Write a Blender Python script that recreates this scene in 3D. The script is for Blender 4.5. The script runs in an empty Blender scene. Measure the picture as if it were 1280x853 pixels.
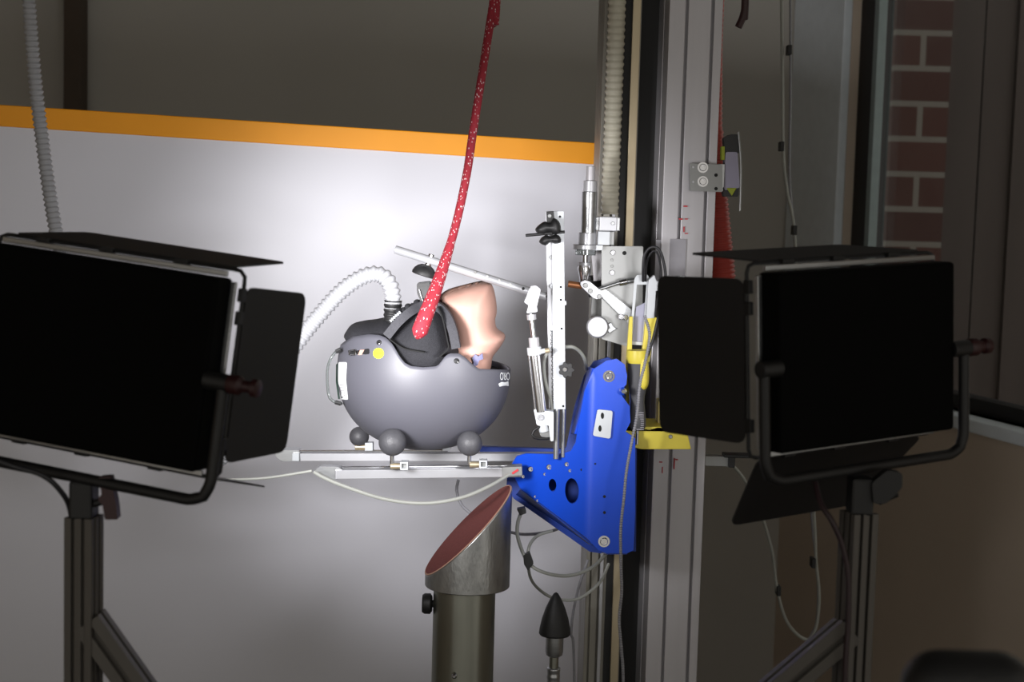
import bpy, bmesh, math, random
from mathutils import Vector, Matrix, Quaternion
from mathutils.geometry import delaunay_2d_cdt
random.seed(7)
SC = bpy.context.scene
COL = SC.collection
# ------------------------------------------------------------------ camera
F = 1920.0                                   # focal length in pixels of the 1280x853 frame
PITCH, ROLL = math.radians(5.1), math.radians(1.6)
CAMZ = 1.75
fwd = Vector((0, math.cos(PITCH), -math.sin(PITCH)))
up0 = Vector((0, math.sin(PITCH), math.cos(PITCH)))
r0 = Vector((1, 0, 0))
right = r0*math.cos(ROLL) + up0*math.sin(ROLL)
up = up0*math.cos(ROLL) - r0*math.sin(ROLL)
cam_data = bpy.data.cameras.new('camera')
cam = bpy.data.objects.new('camera', cam_data); COL.objects.link(cam)
m = Matrix((right, up, -fwd)).transposed().to_4x4(); m.translation = (0, 0, CAMZ)
cam.matrix_world = m
cam_data.sensor_width = 36.0; cam_data.lens = 36.0*F/1280
cam_data.clip_start = 0.05
cam_data.dof.use_dof = True
cam_data.dof.focus_distance = 2.48
cam_data.dof.aperture_fstop = 7.5
SC.camera = cam
# ------------------------------------------------------------------ light
SC.view_settings.view_transform = 'Standard'; SC.view_settings.look = 'None'
SC.view_settings.gamma = 1; SC.view_settings.use_curve_mapping = False
SC.view_settings.exposure = 0.0
LEFT_LAMP, RIGHT_LAMP = 2.5, 0.9           # power of the two LED panels in watts
GLOW = 1.0                                   # brightness of the diffusers themselves
w = bpy.data.worlds.new('world'); SC.world = w; w.use_nodes = True
w.node_tree.nodes['Background'].inputs[0].default_value = (1.0, 0.95, 0.86, 1)
w.node_tree.nodes['Background'].inputs[1].default_value = 0.62
SC.cycles.max_bounces = 8
SC.cycles.use_denoising = True

# ------------------------------------------------------------------ helpers
def P(px, py, Y):
    """world point seen at a pixel of the photograph, on the plane y = Y"""
    d = fwd + right*((px-640)/F) - up*((py-426.5)/F)
    return Vector((0, 0, CAMZ)) + d*(Y/d.y)
def R(px, Y): return px*Y/F
def lin(c):
    if isinstance(c, str): c = [int(c[i:i+2], 16)/255 for i in (0, 2, 4)]
    return tuple(x/12.92 if x <= .04045 else ((x+.055)/1.055)**2.4 for x in c)

def mat(name, col, rough=.5, metal=0., var=.06, scale=25, bump=0., bscale=None, stretch=(1, 1, 1), spec=.5, emit=None, **k):
    m = bpy.data.materials.new(name); m.use_nodes = True
    nt = m.node_tree; b = nt.nodes['Principled BSDF']
    c = lin(col)
    tc = nt.nodes.new('ShaderNodeTexCoord'); mp = nt.nodes.new('ShaderNodeMapping')
    mp.inputs['Scale'].default_value = stretch
    nt.links.new(tc.outputs['Object'], mp.inputs[0])
    n = nt.nodes.new('ShaderNodeTexNoise'); n.inputs['Scale'].default_value = scale; n.inputs['Detail'].default_value = 4
    nt.links.new(mp.outputs[0], n.inputs['Vector'])
    r = nt.nodes.new('ShaderNodeValToRGB')
    r.color_ramp.elements[0].position = .3; r.color_ramp.elements[1].position = .7
    r.color_ramp.elements[0].color = (*[x*(1-var) for x in c], 1)
    r.color_ramp.elements[1].color = (*[min(1, x*(1+var)) for x in c], 1)
    nt.links.new(n.outputs[0], r.inputs[0]); nt.links.new(r.outputs[0], b.inputs['Base Color'])
    b.inputs['Roughness'].default_value = rough; b.inputs['Metallic'].default_value = metal
    b.inputs['Specular IOR Level'].default_value = spec
    if bump:
        n2 = nt.nodes.new('ShaderNodeTexNoise'); n2.inputs['Scale'].default_value = bscale or scale*4; n2.inputs['Detail'].default_value = 3
        nt.links.new(mp.outputs[0], n2.inputs['Vector'])
        bp = nt.nodes.new('ShaderNodeBump'); bp.inputs['Strength'].default_value = bump; bp.inputs['Distance'].default_value = .002
        nt.links.new(n2.outputs[0], bp.inputs['Height']); nt.links.new(bp.outputs[0], b.inputs['Normal'])
    if emit:
        b.inputs['Emission Color'].default_value = (*emit[0], 1); b.inputs['Emission Strength'].default_value = emit[1]
    for kk, v in k.items(): b.inputs[kk.replace('_', ' ')].default_value = v
    return m

M = dict(
    black=mat('black_painted_metal', '0c0c0d', .55, .0, .1),
    door=mat('barn_door_black', '161517', .6, .0, .08, 14),
    lampback=mat('lamp_housing_black', '030303', .8, .0, .1, spec=.08),
    rubber=mat('black_rubber', '1a1a1b', .55, .0, .15, 60, .2),
    rubber_grey=mat('grey_rubber', '4a4a4e', .5, .0, .1, 90, .25),
    alu=mat('anodised_aluminium', 'bab8bc', .42, .25, .04, 8, stretch=(6, 6, .3)),
    alu_dark=mat('dull_aluminium', '8f8c84', .45, .5, .06, 8, stretch=(6, 6, .3)),
    brass=mat('pale_bronze_strip', 'b3a58a', .4, .6, .06, 8, stretch=(6, 6, .3)),
    bright=mat('bright_aluminium', 'b2b3b7', .35, .4, .05, 30),
    steel=mat('brushed_steel', 'a9abad', .28, .9, .08, 30, stretch=(1, 1, 8)),
    chrome=mat('polished_steel', 'cfcfd2', .15, 1., .03, 30),
    plate=mat('zinc_plate', '8c8d8c', .42, .5, .05, 12),
    anvil=mat('scratched_steel', 'a2a3a2', .3, .85, .22, 60, .25, 260, stretch=(1, 1, .35)),
    tubesteel=mat('worn_steel_tube', '8d8e85', .3, .9, .18, 16, stretch=(1, 1, .15)),
    white=mat('white_plastic', 'c2c6ca', .4, .0, .02),
    hose=mat('white_corrugated_plastic', 'a2a3a7', .4, .0, .04),
    hosegrey=mat('grey_corrugated_plastic', '6d6e6c', .45, .0, .06),
    toothed=mat('cream_conduit_plastic', 'c3bfae', .45, .0, .05),
    helmet=mat('matte_graphite_shell', '57575f', .45, .0, .03, 6, .05, 900),
    liner=mat('black_foam', '101011', .9, .0, .1),
    cloth=mat('black_woven_fabric', '212126', .85, .0, .18, 300, .5, 700),
    strap=mat('dark_grey_webbing', '3a3a3f', .8, .0, .1, 200, .4, 500),
    skin=mat('pink_silicone_skin', 'bf9688', .5, .0, .05, 10, .06, 120),
    skin_dark=mat('brown_neck_cut', '5a4238', .7, .0, .1),
    ink=mat('faded_blue_ink', '6a6a8c', .7, .0, .25, 200),
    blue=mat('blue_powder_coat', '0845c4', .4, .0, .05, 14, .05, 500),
    blue_shaded=mat('shaded_blue_powder_coat', '0a3590', .45, .0, .08, 14),  # same coat as blue, with shade of rear and under faces in the colour
    yellow=mat('yellow_plastic', 'dccb48', .45, .0, .04, 30),
    sticker=mat('fluorescent_yellow_paper', 'c9e021', .6, .0, .02),
    paper=mat('white_paper_label', 'e9ecec', .6, .0, .02),
    green=mat('dark_green_tape', '16342a', .6, .0, .05),
    grey_grip=mat('grey_grip_rubber', '4c4c50', .6, .0, .05, 40),
    sand=mat('red_brown_sandpaper', '6e3430', .95, .0, .16, 300, .6, 900),
    sandedge=mat('sandpaper_edge', 'b08c7a', .9),
    wood=mat('copper_end', 'a06a45', .4, .5, .1, 40),
    wire=mat('black_cable', '202024', .5, .0, .1),
    wiregrey=mat('grey_coiled_cable', '8a8a90', .5, .0, .15, 200),
    wirewhite=mat('translucent_pneumatic_tube', '9fa19b', .3, .0, .05),
    redcoil=mat('red_coiled_hose', 'a33a30', .4, .0, .1),
    knobred=mat('dark_red_plastic', '2c090c', .5, .0, .1),
    orange=mat('orange_yellow_edge_band', 'f5a008', .55, .0, .05, 6),
    partition=mat('white_partition_laminate', 'd6d6de', .42, .0, .015, 3),
    wallb=mat('taupe_grey_wall_paint', 'bab6ae', .8, .0, .04, 2),
    wallr=mat('brown_wall_paint', 'd4c4b2', .85, .0, .05, 2),
    post=mat('dark_brown_post', '4c3f33', .7),
    trim=mat('white_trim_paint', 'eaf2f8', .6, .0, .03),
    frame=mat('black_window_frame', '121114', .5),
    frame2=mat('grey_window_gasket', '8f9c9c', .5),
    clad=mat('brown_cladding', '483f3d', .8, .0, .1, 4, stretch=(4, 4, .3)),
    floor=mat('grey_concrete_floor', '5d5b58', .7, .0, .15, 3, .2, 40),
    ceil=mat('grey_ceiling_paint', '55534f', .9),
    diffuser=mat('lit_led_diffuser', 'ffffff', .5),
    navy=mat('navy_upholstery', '1b3c66', .8, .0, .1, 80),
    tape=mat('grey_cloth_tape', '98969c', .6, .0, .08, 40),
    red=mat('red_marker', 'c03038', .7),
    lockgrey=mat('violet_grey_tube', '8a8699', .4),
    lime=mat('lime_label', '8a9420', .6),
    hole=mat('hole_dark', '0a0a0b', .8),
)
def glow(name, strength, col):
    m = bpy.data.materials.new(name); m.use_nodes = True
    b = m.node_tree.nodes['Principled BSDF']; b.inputs['Base Color'].default_value = (.8, .8, .8, 1)
    b.inputs['Emission Color'].default_value = (*col, 1); b.inputs['Emission Strength'].default_value = strength
    return m
M['led_left'] = glow('led_diffuser_warm', GLOW, (1., .985, 1.))
M['led_right'] = glow('led_diffuser_cool', GLOW, (1., .97, .98))
def glassmat():
    m = bpy.data.materials.new('window_glass'); m.use_nodes = True; nt = m.node_tree
    for n in list(nt.nodes): nt.nodes.remove(n)
    o = nt.nodes.new('ShaderNodeOutputMaterial'); mx = nt.nodes.new('ShaderNodeMixShader')
    t = nt.nodes.new('ShaderNodeBsdfTransparent'); t.inputs[0].default_value = (.93, .95, .95, 1)
    g = nt.nodes.new('ShaderNodeBsdfGlossy'); g.inputs['Roughness'].default_value = .05
    f = nt.nodes.new('ShaderNodeFresnel'); f.inputs[0].default_value = 1.12
    nt.links.new(f.outputs[0], mx.inputs[0]); nt.links.new(t.outputs[0], mx.inputs[1]); nt.links.new(g.outputs[0], mx.inputs[2])
    nt.links.new(mx.outputs[0], o.inputs[0]); return m
M['glass'] = glassmat()
def clearplastic():
    m = mat('clear_plastic', '8b9090', .15, 0, .02); m.node_tree.nodes['Principled BSDF'].inputs['Transmission Weight'].default_value = .7
    return m
M['clear'] = clearplastic()
def brickmat():
    m = bpy.data.materials.new('red_brick'); m.use_nodes = True; nt = m.node_tree; b = nt.nodes['Principled BSDF']
    tc = nt.nodes.new('ShaderNodeTexCoord'); mp = nt.nodes.new('ShaderNodeMapping'); mp.inputs['Rotation'].default_value = (math.radians(90), 0, 0)
    br = nt.nodes.new('ShaderNodeTexBrick'); br.inputs['Scale'].default_value = 1
    br.inputs['Brick Width'].default_value = .27; br.inputs['Row Height'].default_value = .1265; br.inputs['Mortar Size'].default_value = .012; br.inputs['Mortar Smooth'].default_value = .3
    br.inputs['Color1'].default_value = (*lin('4e302c'), 1); br.inputs['Color2'].default_value = (*lin('422a28'), 1); br.inputs['Mortar'].default_value = (*lin('787470'), 1)
    nt.links.new(tc.outputs['Object'], mp.inputs[0]); nt.links.new(mp.outputs[0], br.inputs['Vector'])
    nt.links.new(br.outputs[0], b.inputs['Base Color']); b.inputs['Roughness'].default_value = .9
    return m
M['brick'] = brickmat()
def ropemat():
    m = mat('red_rope_white_flecks', '96202f', .75, 0, .12, 400, .5, 900)
    nt = m.node_tree; b = nt.nodes['Principled BSDF']; old = b.inputs['Base Color'].links[0].from_socket
    tc = nt.nodes.new('ShaderNodeTexCoord'); mp = nt.nodes.new('ShaderNodeMapping'); mp.inputs['Scale'].default_value = (1, 1, .45)
    v = nt.nodes.new('ShaderNodeTexVoronoi'); v.inputs['Scale'].default_value = 420
    nt.links.new(tc.outputs['Object'], mp.inputs[0]); nt.links.new(mp.outputs[0], v.inputs['Vector'])
    lt = nt.nodes.new('ShaderNodeMath'); lt.operation = 'LESS_THAN'; lt.inputs[1].default_value = .27
    nt.links.new(v.outputs['Distance'], lt.inputs[0])
    sep = nt.nodes.new('ShaderNodeSeparateColor'); nt.links.new(v.outputs['Color'], sep.inputs[0])
    g2 = nt.nodes.new('ShaderNodeMath'); g2.operation = 'GREATER_THAN'; g2.inputs[1].default_value = .5; nt.links.new(sep.outputs[0], g2.inputs[0])
    mu = nt.nodes.new('ShaderNodeMath'); mu.operation = 'MULTIPLY'; nt.links.new(lt.outputs[0], mu.inputs[0]); nt.links.new(g2.outputs[0], mu.inputs[1])
    mx = nt.nodes.new('ShaderNodeMix'); mx.data_type = 'RGBA'; mx.inputs['B'].default_value = (.8, .72, .72, 1)
    nt.links.new(mu.outputs[0], mx.inputs['Factor']); nt.links.new(old, mx.inputs['A']); nt.links.new(mx.outputs['Result'], b.inputs['Base Color'])
    return m
M['rope'] = ropemat()

def worldloc(o):
    v = Vector(o.location)
    while o.parent: o = o.parent; v += o.location
    return v
def tag(o, label, cat, group=None):
    o['label'] = label; o['category'] = cat
    if group: o['group'] = group
    return o
def thing(name, label, cat, loc, group=None):
    o = bpy.data.objects.new(name, None); COL.objects.link(o); o.location = loc; o.empty_display_size = .05
    return tag(o, label, cat, group)
def link(name, verts, faces, m, parent=None, smooth=False, bev=0, seg=2, sol=0):
    """world-space vertices -> one mesh object, origin at the parent or at its own base"""
    verts = [Vector(v) for v in verts]
    if parent: off = worldloc(parent)
    else:
        xs = [v.x for v in verts]; ys = [v.y for v in verts]; zs = [v.z for v in verts]
        off = Vector(((min(xs)+max(xs))/2, (min(ys)+max(ys))/2, min(zs)))
    me = bpy.data.meshes.new(name); me.from_pydata([v-off for v in verts], [], faces)
    bm = bmesh.new(); bm.from_mesh(me); bmesh.ops.recalc_face_normals(bm, faces=bm.faces); bm.to_mesh(me); bm.free()
    me.materials.append(m if not isinstance(m, str) else M[m])
    o = bpy.data.objects.new(name, me); COL.objects.link(o)
    if parent: o.parent = parent
    else: o.location = off
    if smooth:
        for p in me.polygons: p.use_smooth = True
        if smooth != 'all': me.set_sharp_from_angle(angle=math.radians(38))
    if sol:
        s = o.modifiers.new('thick', 'SOLIDIFY'); s.thickness = sol; s.offset = -1
    if bev:
        b = o.modifiers.new('bevel', 'BEVEL'); b.width = bev; b.segments = seg; b.limit_method = 'ANGLE'; b.angle_limit = math.radians(40)
    return o
def struct(o): o['kind'] = 'structure'; return o

class MB:
    def __init__(s): s.v = []; s.f = []
    def add(s, v, f):
        k = len(s.v); s.v += [Vector(x) for x in v]; s.f += [[i+k for i in g] for g in f]; return s
def box_geo(c, size, rot=None):
    c = Vector(c); hx, hy, hz = [x/2 for x in size]
    v = [Vector((sx*hx, sy*hy, sz*hz)) for sx in (-1, 1) for sy in (-1, 1) for sz in (-1, 1)]
    if rot is not None: v = [rot @ x for x in v]
    return [c+x for x in v], [[0, 1, 3, 2], [4, 6, 7, 5], [0, 4, 5, 1], [2, 3, 7, 6], [0, 2, 6, 4], [1, 5, 7, 3]]
def box(name, c, size, m, parent=None, bev=.001, rot=None, **k):
    v, f = box_geo(c, size, rot); return link(name, v, f, m, parent, bev=bev, **k)
def pbox(name, cx, cy, wpx, hpx, Y, d, m, parent=None, bev=.001, ang=0, **k):
    """axis-aligned box centred on a pixel; Y is its front; ang in degrees clockwise in the picture"""
    c = P(cx, cy, Y); c.y += d/2
    rot = Matrix.Rotation(math.radians(ang), 3, 'Y') if ang else None
    return box(name, c, (R(wpx, Y), d, R(hpx, Y)), m, parent, bev, rot, **k)

def inside(pt, poly):
    x, y = pt; c = False; n = len(poly)
    for i in range(n):
        x1, y1 = poly[i]; x2, y2 = poly[i-1]
        if (y1 > y) != (y2 > y) and x < (x2-x1)*(y-y1)/(y2-y1)+x1: c = not c
    return c
def fill(outline, holes=(), grid=0):
    pts = [Vector(p) for p in outline]; edges = [(i, (i+1) % len(pts)) for i in range(len(pts))]
    for h in holes:
        k = len(pts); pts += [Vector(p) for p in h]; edges += [(k+i, k+(i+1) % len(h)) for i in range(len(h))]
    if grid:
        xs = [p[0] for p in outline]; ys = [p[1] for p in outline]
        x = min(xs)+grid/2
        k = 0
        while x < max(xs):
            y = min(ys)+grid/2*(1+k % 2)
            while y < max(ys):
                if inside((x, y), outline) and not any(inside((x, y), h) for h in holes):
                    dm = bdist((x, y), outline)
                    if dm > grid*.35: pts.append(Vector((x, y)))
                y += grid
            x += grid*.87; k += 1
    v, e, f, *_ = delaunay_2d_cdt(pts, edges, [], 0, 1e-7)
    out = []
    for t in f:
        c = (sum(v[i][0] for i in t)/3, sum(v[i][1] for i in t)/3)
        if inside(c, outline) and not any(inside(c, h) for h in holes): out.append(list(t))
    return [tuple(p) for p in v], out
def bdist(p, poly):
    x, y = p; best = 1e9
    for i in range(len(poly)):
        x1, y1 = poly[i]; x2, y2 = poly[i-1]; dx, dy = x2-x1, y2-y1
        t = 0 if dx == dy == 0 else max(0, min(1, ((x-x1)*dx+(y-y1)*dy)/(dx*dx+dy*dy)))
        best = min(best, math.hypot(x-x1-t*dx, y-y1-t*dy))
    return best
def rnd(poly, r, seg=5):
    """round every corner of a polygon by about r"""
    out = []; n = len(poly)
    for i in range(n):
        p = Vector(poly[i]); a = Vector(poly[i-1]); b = Vector(poly[(i+1) % n])
        ra = min(r, (a-p).length*.45); rb = min(r, (b-p).length*.45)
        q0 = p+(a-p).normalized()*ra; q1 = p+(b-p).normalized()*rb
        for k in range(seg+1):
            t = k/seg; out.append(tuple(q0*(1-t)**2+p*2*t*(1-t)+q1*t*t))
    return out
def smoothpoly(poly, n=6):
    out = []; N = len(poly)
    for i in range(N):
        p0, p1, p2, p3 = [Vector(poly[(i+k-1) % N]) for k in range(4)]
        for j in range(n):
            t = j/n
            out.append(tuple(.5*((2*p1)+(p2-p0)*t+(2*p0-5*p1+4*p2-p3)*t*t+(3*p1-p0-3*p2+p3)*t**3)))
    return out
def circ(cx, cy, r, n=20, ry=None):
    ry = ry or r
    return [(cx+r*math.cos(2*math.pi*i/n), cy+ry*math.sin(2*math.pi*i/n)) for i in range(n)]
def prism(name, pts, Y, th, m, parent=None, holes=(), bev=.0008, warp=None, grid=0, corner=0, sm=False):
    if corner: pts = rnd(pts, corner)
    if sm: pts = smoothpoly(pts)
    W = lambda q: tuple((P(q[0], q[1], Y).x, P(q[0], q[1], Y).z))
    o2 = [W(q) for q in pts]; h2 = [[W(q) for q in h] for h in holes]
    v, f = fill(o2, h2, grid)
    n = len(v)
    V = [(x, Y, z) for x, z in v]+[(x, Y+th, z) for x, z in v]
    cnt = {}
    for t in f:
        for i in range(3):
            e = (t[i], t[(i+1) % 3]); k = tuple(sorted(e)); cnt.setdefault(k, []).append(e)
    Fs = list(f)+[[i+n for i in reversed(t)] for t in f]
    for k, es in cnt.items():
        if len(es) == 1: a, b = es[0]; Fs.append([b, a, a+n, b+n])
    if warp: V = [warp(*p) for p in V]
    return link(name, V, Fs, m, parent, bev=bev if not grid else 0, smooth=bool(grid))
def pillow(name, pts, Yc, hd, m, parent=None, grid=5, dmax=None, power=2., sm=True, squash=1., corner=0):
    """outline in pixels at depth Yc, inflated to half depth hd"""
    if corner: pts = rnd(pts, corner)
    elif sm: pts = smoothpoly(pts)
    v, f = fill(pts, (), grid)
    ds = [bdist(p, pts) for p in v]; D = dmax or max(ds)
    V = []; n = len(v)
    for sgn in (-1, 1):
        for p, d in zip(v, ds):
            t = min(1, max(0, d)/D)
            h = hd*(1-(1-t)**power)**(1/power)
            if d < 1e-4: h = 0
            q = P(p[0], p[1], Yc); V.append((q.x, Yc+sgn*h, q.z))
    Fs = list(f)+[[i+n for i in reversed(t)] for t in f]
    o = link(name, V, Fs, m, parent, smooth='all')
    bm = bmesh.new(); bm.from_mesh(o.data); bmesh.ops.remove_doubles(bm, verts=bm.verts, dist=1e-6); bmesh.ops.recalc_face_normals(bm, faces=bm.faces); bm.to_mesh(o.data); bm.free()
    for p in o.data.polygons: p.use_smooth = True
    return o
def frame_axes(d):
    d = d.normalized(); a = Vector((0, 0, 1)) if abs(d.z) < .9 else Vector((0, 1, 0))
    u = d.cross(a).normalized(); return u, d.cross(u).normalized()
def catmull(pts, per=12):
    pts = [Vector(p) for p in pts]; out = []
    Q = [pts[0]*2-pts[1]]+pts+[pts[-1]*2-pts[-2]]
    for i in range(1, len(Q)-2):
        p0, p1, p2, p3 = Q[i-1:i+3]
        for j in range(per):
            t = j/per
            out.append(.5*((2*p1)+(p2-p0)*t+(2*p0-5*p1+4*p2-p3)*t*t+(3*p1-p0-3*p2+p3)*t**3))
    out.append(pts[-1]); return out
def resample(pts, step):
    L = [0]
    for a, b in zip(pts, pts[1:]): L.append(L[-1]+(b-a).length)
    n = max(2, int(L[-1]/step)+1); out = []; k = 0
    for i in range(n):
        s = L[-1]*i/(n-1)
        while k < len(L)-2 and L[k+1] < s: k += 1
        t = (s-L[k])/max(1e-9, L[k+1]-L[k]); out.append(pts[k].lerp(pts[k+1], t))
    return out, L[-1]
def tube_geo(pts, r, seg=12, caps=True):
    V = []; Fs = []; n = len(pts); u = None
    for i, p in enumerate(pts):
        d = (pts[min(i+1, n-1)]-pts[max(i-1, 0)]).normalized()
        if u is None: u, w_ = frame_axes(d)
        else: u = (u-d*u.dot(d)).normalized()
        w_ = d.cross(u); rr = r(i/(n-1)) if callable(r) else r
        for k in range(seg):
            a = 2*math.pi*k/seg; V.append(p+u*math.cos(a)*rr+w_*math.sin(a)*rr)
    for i in range(n-1):
        for k in range(seg):
            k2 = (k+1) % seg; Fs.append([i*seg+k, i*seg+k2, (i+1)*seg+k2, (i+1)*seg+k])
    if caps: Fs.append(list(range(seg))[::-1]); Fs.append([(n-1)*seg+k for k in range(seg)])
    return V, Fs
def tube(name, pts, r, m, parent=None, seg=12, step=.006, curved=True, ribs=0, amp=.1, sharp=1, **k):
    pts = catmull(pts) if curved and len(pts) > 2 else [Vector(p) for p in pts]
    if ribs: step = ribs/6
    q, L = resample(pts, step)
    rf = r
    if ribs:
        base = r if callable(r) else (lambda t: r)
        def rf(t):
            s = math.sin(2*math.pi*t*L/ribs)
            return base(t)*(1+amp*(abs(s)**sharp)*(1 if s > 0 else -1))
    v, f = tube_geo(q, rf, seg); return link(name, v, f, m, parent, smooth=True if not ribs else 'all', **k)
def path(*pp): return [P(*p) for p in pp]
def lathe_geo(p0, axis, prof, seg=28):
    p0 = Vector(p0); d = Vector(axis).normalized(); u, w_ = frame_axes(d); V = []; Fs = []
    for (t, r) in prof:
        for k in range(seg):
            a = 2*math.pi*k/seg; V.append(p0+d*t+(u*math.cos(a)+w_*math.sin(a))*max(r, 1e-5))
    for i in range(len(prof)-1):
        for k in range(seg):
            k2 = (k+1) % seg; Fs.append([i*seg+k, i*seg+k2, (i+1)*seg+k2, (i+1)*seg+k])
    Fs.append(list(range(seg))[::-1]); Fs.append([(len(prof)-1)*seg+k for k in range(seg)])
    return V, Fs
def lathe(name, p0, axis, prof, m, parent=None, seg=28, **k):
    v, f = lathe_geo(p0, axis, prof, seg); return link(name, v, f, m, parent, smooth=True, **k)
def rod(name, a, b, r, m, parent=None, r2=None, ch=.0006, seg=24, **k):
    a, b = Vector(a), Vector(b); L = (b-a).length; r2 = r if r2 is None else r2; ch = min(ch, L/4, r/3)
    return lathe(name, a, b-a, [(0, r-ch), (ch, r), (L-ch, r2), (L, r2-ch)], m, parent, seg, **k)
def bolt(px, py, Y, rpx, parent, m='chrome', name='bolt', washer=False):
    r = R(rpx, Y); p = P(px, py, Y); h = r*.7
    prof = [(-.002, r), (h*.75, r), (h, r*.85), (h, r*.5), (h*.45, r*.46), (h*.45, 0)]
    if washer: prof = [(-.002, r*1.5), (h*.25, r*1.5), (h*.25, r)]+prof[1:]
    return lathe(name, p, (0, -1, 0), prof, m, parent, 18)
def section(W_, D_, fg=(), sg=(), gw=.007, gd=.011, lip=.0):
    """rectangular profile outline with slots: fg on front/back, sg on both sides (positions in metres from the corner)"""
    out = []
    def slot(a, b, n, p):        # along edge from a, direction b, inward normal n
        for q, dd in ((p-gw/2, 0), (p-gw/2, gd*.3), (p-gw*.9, gd*.3), (p-gw*.9, gd), (p+gw*.9, gd), (p+gw*.9, gd*.3), (p+gw/2, gd*.3), (p+gw/2, 0)):
            out.append(a+b*q+n*dd)
    x, y = W_/2, D_/2
    out.append(Vector((-x, -y))); [slot(Vector((-x, -y)), Vector((1, 0)), Vector((0, 1)), p) for p in fg]
    out.append(Vector((x, -y))); [slot(Vector((x, -y)), Vector((0, 1)), Vector((-1, 0)), p) for p in sg]
    out.append(Vector((x, y))); [slot(Vector((x, y)), Vector((-1, 0)), Vector((0, -1)), W_-p) for p in reversed(fg)]
    out.append(Vector((-x, y))); [slot(Vector((-x, y)), Vector((0, -1)), Vector((1, 0)), D_-p) for p in reversed(sg)]
    return out
def extrude_geo(sec, p0, p1, U, Wv):
    p0, p1 = Vector(p0), Vector(p1); n = len(sec)
    V = [p0+U*s[0]+Wv*s[1] for s in sec]+[p1+U*s[0]+Wv*s[1] for s in sec]
    Fs = [list(range(n))[::-1], [i+n for i in range(n)]]+[[i, (i+1) % n, (i+1) % n+n, i+n] for i in range(n)]
    return V, Fs
def yawed(yaw): c, s = math.cos(yaw), math.sin(yaw); return Vector((c, s, 0)), Vector((-s, c, 0))

# ================================================================== THE ROOM
CEIL = 3.35
struct(box('floor', (0, 2.2, -.05), (6.4, 7.6, .1), 'floor', bev=0))
YB = 5.336
struct(box('wall_back', (-1.06, YB+.06, CEIL/2), (4.06, .12, CEIL), 'wallb', bev=0))
struct(box('wall_left', (-3.1, 2.2, CEIL/2), (.1, 7.6, CEIL), 'wallr', bev=0))
# dark post standing in front of the back wall
p = P(91, 60, YB-.08)
t = box('wall_post', (p.x, YB-.045, CEIL/2), (R(21, YB), .09, CEIL), 'post', bev=.004)
t.name = 'trim_1'; struct(t)
# right wall: receding line in plan
SL = -.28
def rw(Y, off=0):          # point of the right wall at depth Y; off>0 is out of the room
    d = Vector((SL, 1, 0)).normalized(); n = Vector((1, -SL, 0)).normalized()
    return Vector((.959-SL*(5.336-Y), Y, 0))+n*off
def wall_quad(name, Ya, Yb, za, zb, m, th=.14, inset=0):
    a, b = rw(Ya, inset), rw(Yb, inset); c, d = rw(Yb, inset+th), rw(Ya, inset+th)
    v = [Vector((q.x, q.y, z)) for z in (za, zb) for q in (a, b, c, d)]
    return v, [[0, 1, 2, 3], [4, 7, 6, 5], [0, 4, 5, 1], [1, 5, 6, 2], [2, 6, 7, 3], [3, 7, 4, 0]]
SILL = 1.205; WTOP = 3.0; WY0, WY1 = 4.98, 2.6
mb = MB()
mb.add(*wall_quad('', 5.346, 1.0, 0, SILL, 'wallr')); mb.add(*wall_quad('', 5.346, 1.0, WTOP, CEIL, 'wallr'))
mb.add(*wall_quad('', 5.346, WY0, SILL, WTOP, 'wallr')); mb.add(*wall_quad('', WY1, 1.0, SILL, WTOP, 'wallr'))
struct(link('wall_right', mb.v, mb.f, 'wallr'))
mb = MB(); mb.add(*wall_quad('', 5.33, WY0+.0, SILL-.0, CEIL, 'trim', .03, -.03))
struct(link('trim_2', mb.v, mb.f, 'trim', bev=.004))
cq = [(-3.15, -1.6), (2.95, -1.6), tuple(rw(-1.6, .0))[:2], tuple(rw(5.396, .14))[:2], (-3.15, 5.456)]
cq = [cq[0], cq[2], cq[3], cq[4]]
struct(link('ceiling', [(x, y, z) for z in (CEIL, CEIL+.1) for x, y in cq], [[0, 1, 2, 3], [7, 6, 5, 4], [0, 4, 5, 1], [1, 5, 6, 2], [2, 6, 7, 3], [3, 7, 4, 0]], 'ceil'))
# window: frame, gasket, sill, pane
win = bpy.data.objects.new('window_1', None); COL.objects.link(win); win.location = rw((WY0+WY1)/2)+Vector((0, 0, SILL)); win['kind'] = 'structure'
mb = MB()
for a, b, z0, z1 in ((WY0, WY0-.10, SILL, WTOP), (WY1+.05, WY1, SILL, WTOP), (WY0, WY1, SILL, SILL+.04), (WY0, WY1, WTOP-.05, WTOP)):
    mb.add(*wall_quad('', a, b, z0, z1, 'frame', .06, .03))
link('window_frame', mb.v, mb.f, 'frame', win, bev=.002)
mb = MB(); mb.add(*wall_quad('', WY0-.102, WY0-.128, SILL+.04, WTOP-.05, '', .03, .02)); link('window_gasket', mb.v, mb.f, 'frame2', win, bev=.002)
mb = MB(); mb.add(*wall_quad('', WY0-.125, WY1+.05, SILL+.04, WTOP-.05, '', .006, .06)); link('window_pane', mb.v, mb.f, 'glass', win)
mb = MB(); mb.add(*wall_quad('', WY0, WY1, SILL-.035, SILL, '', .20, -.06)); link('window_sill', mb.v, mb.f, 'trim', win, bev=.004)
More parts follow.
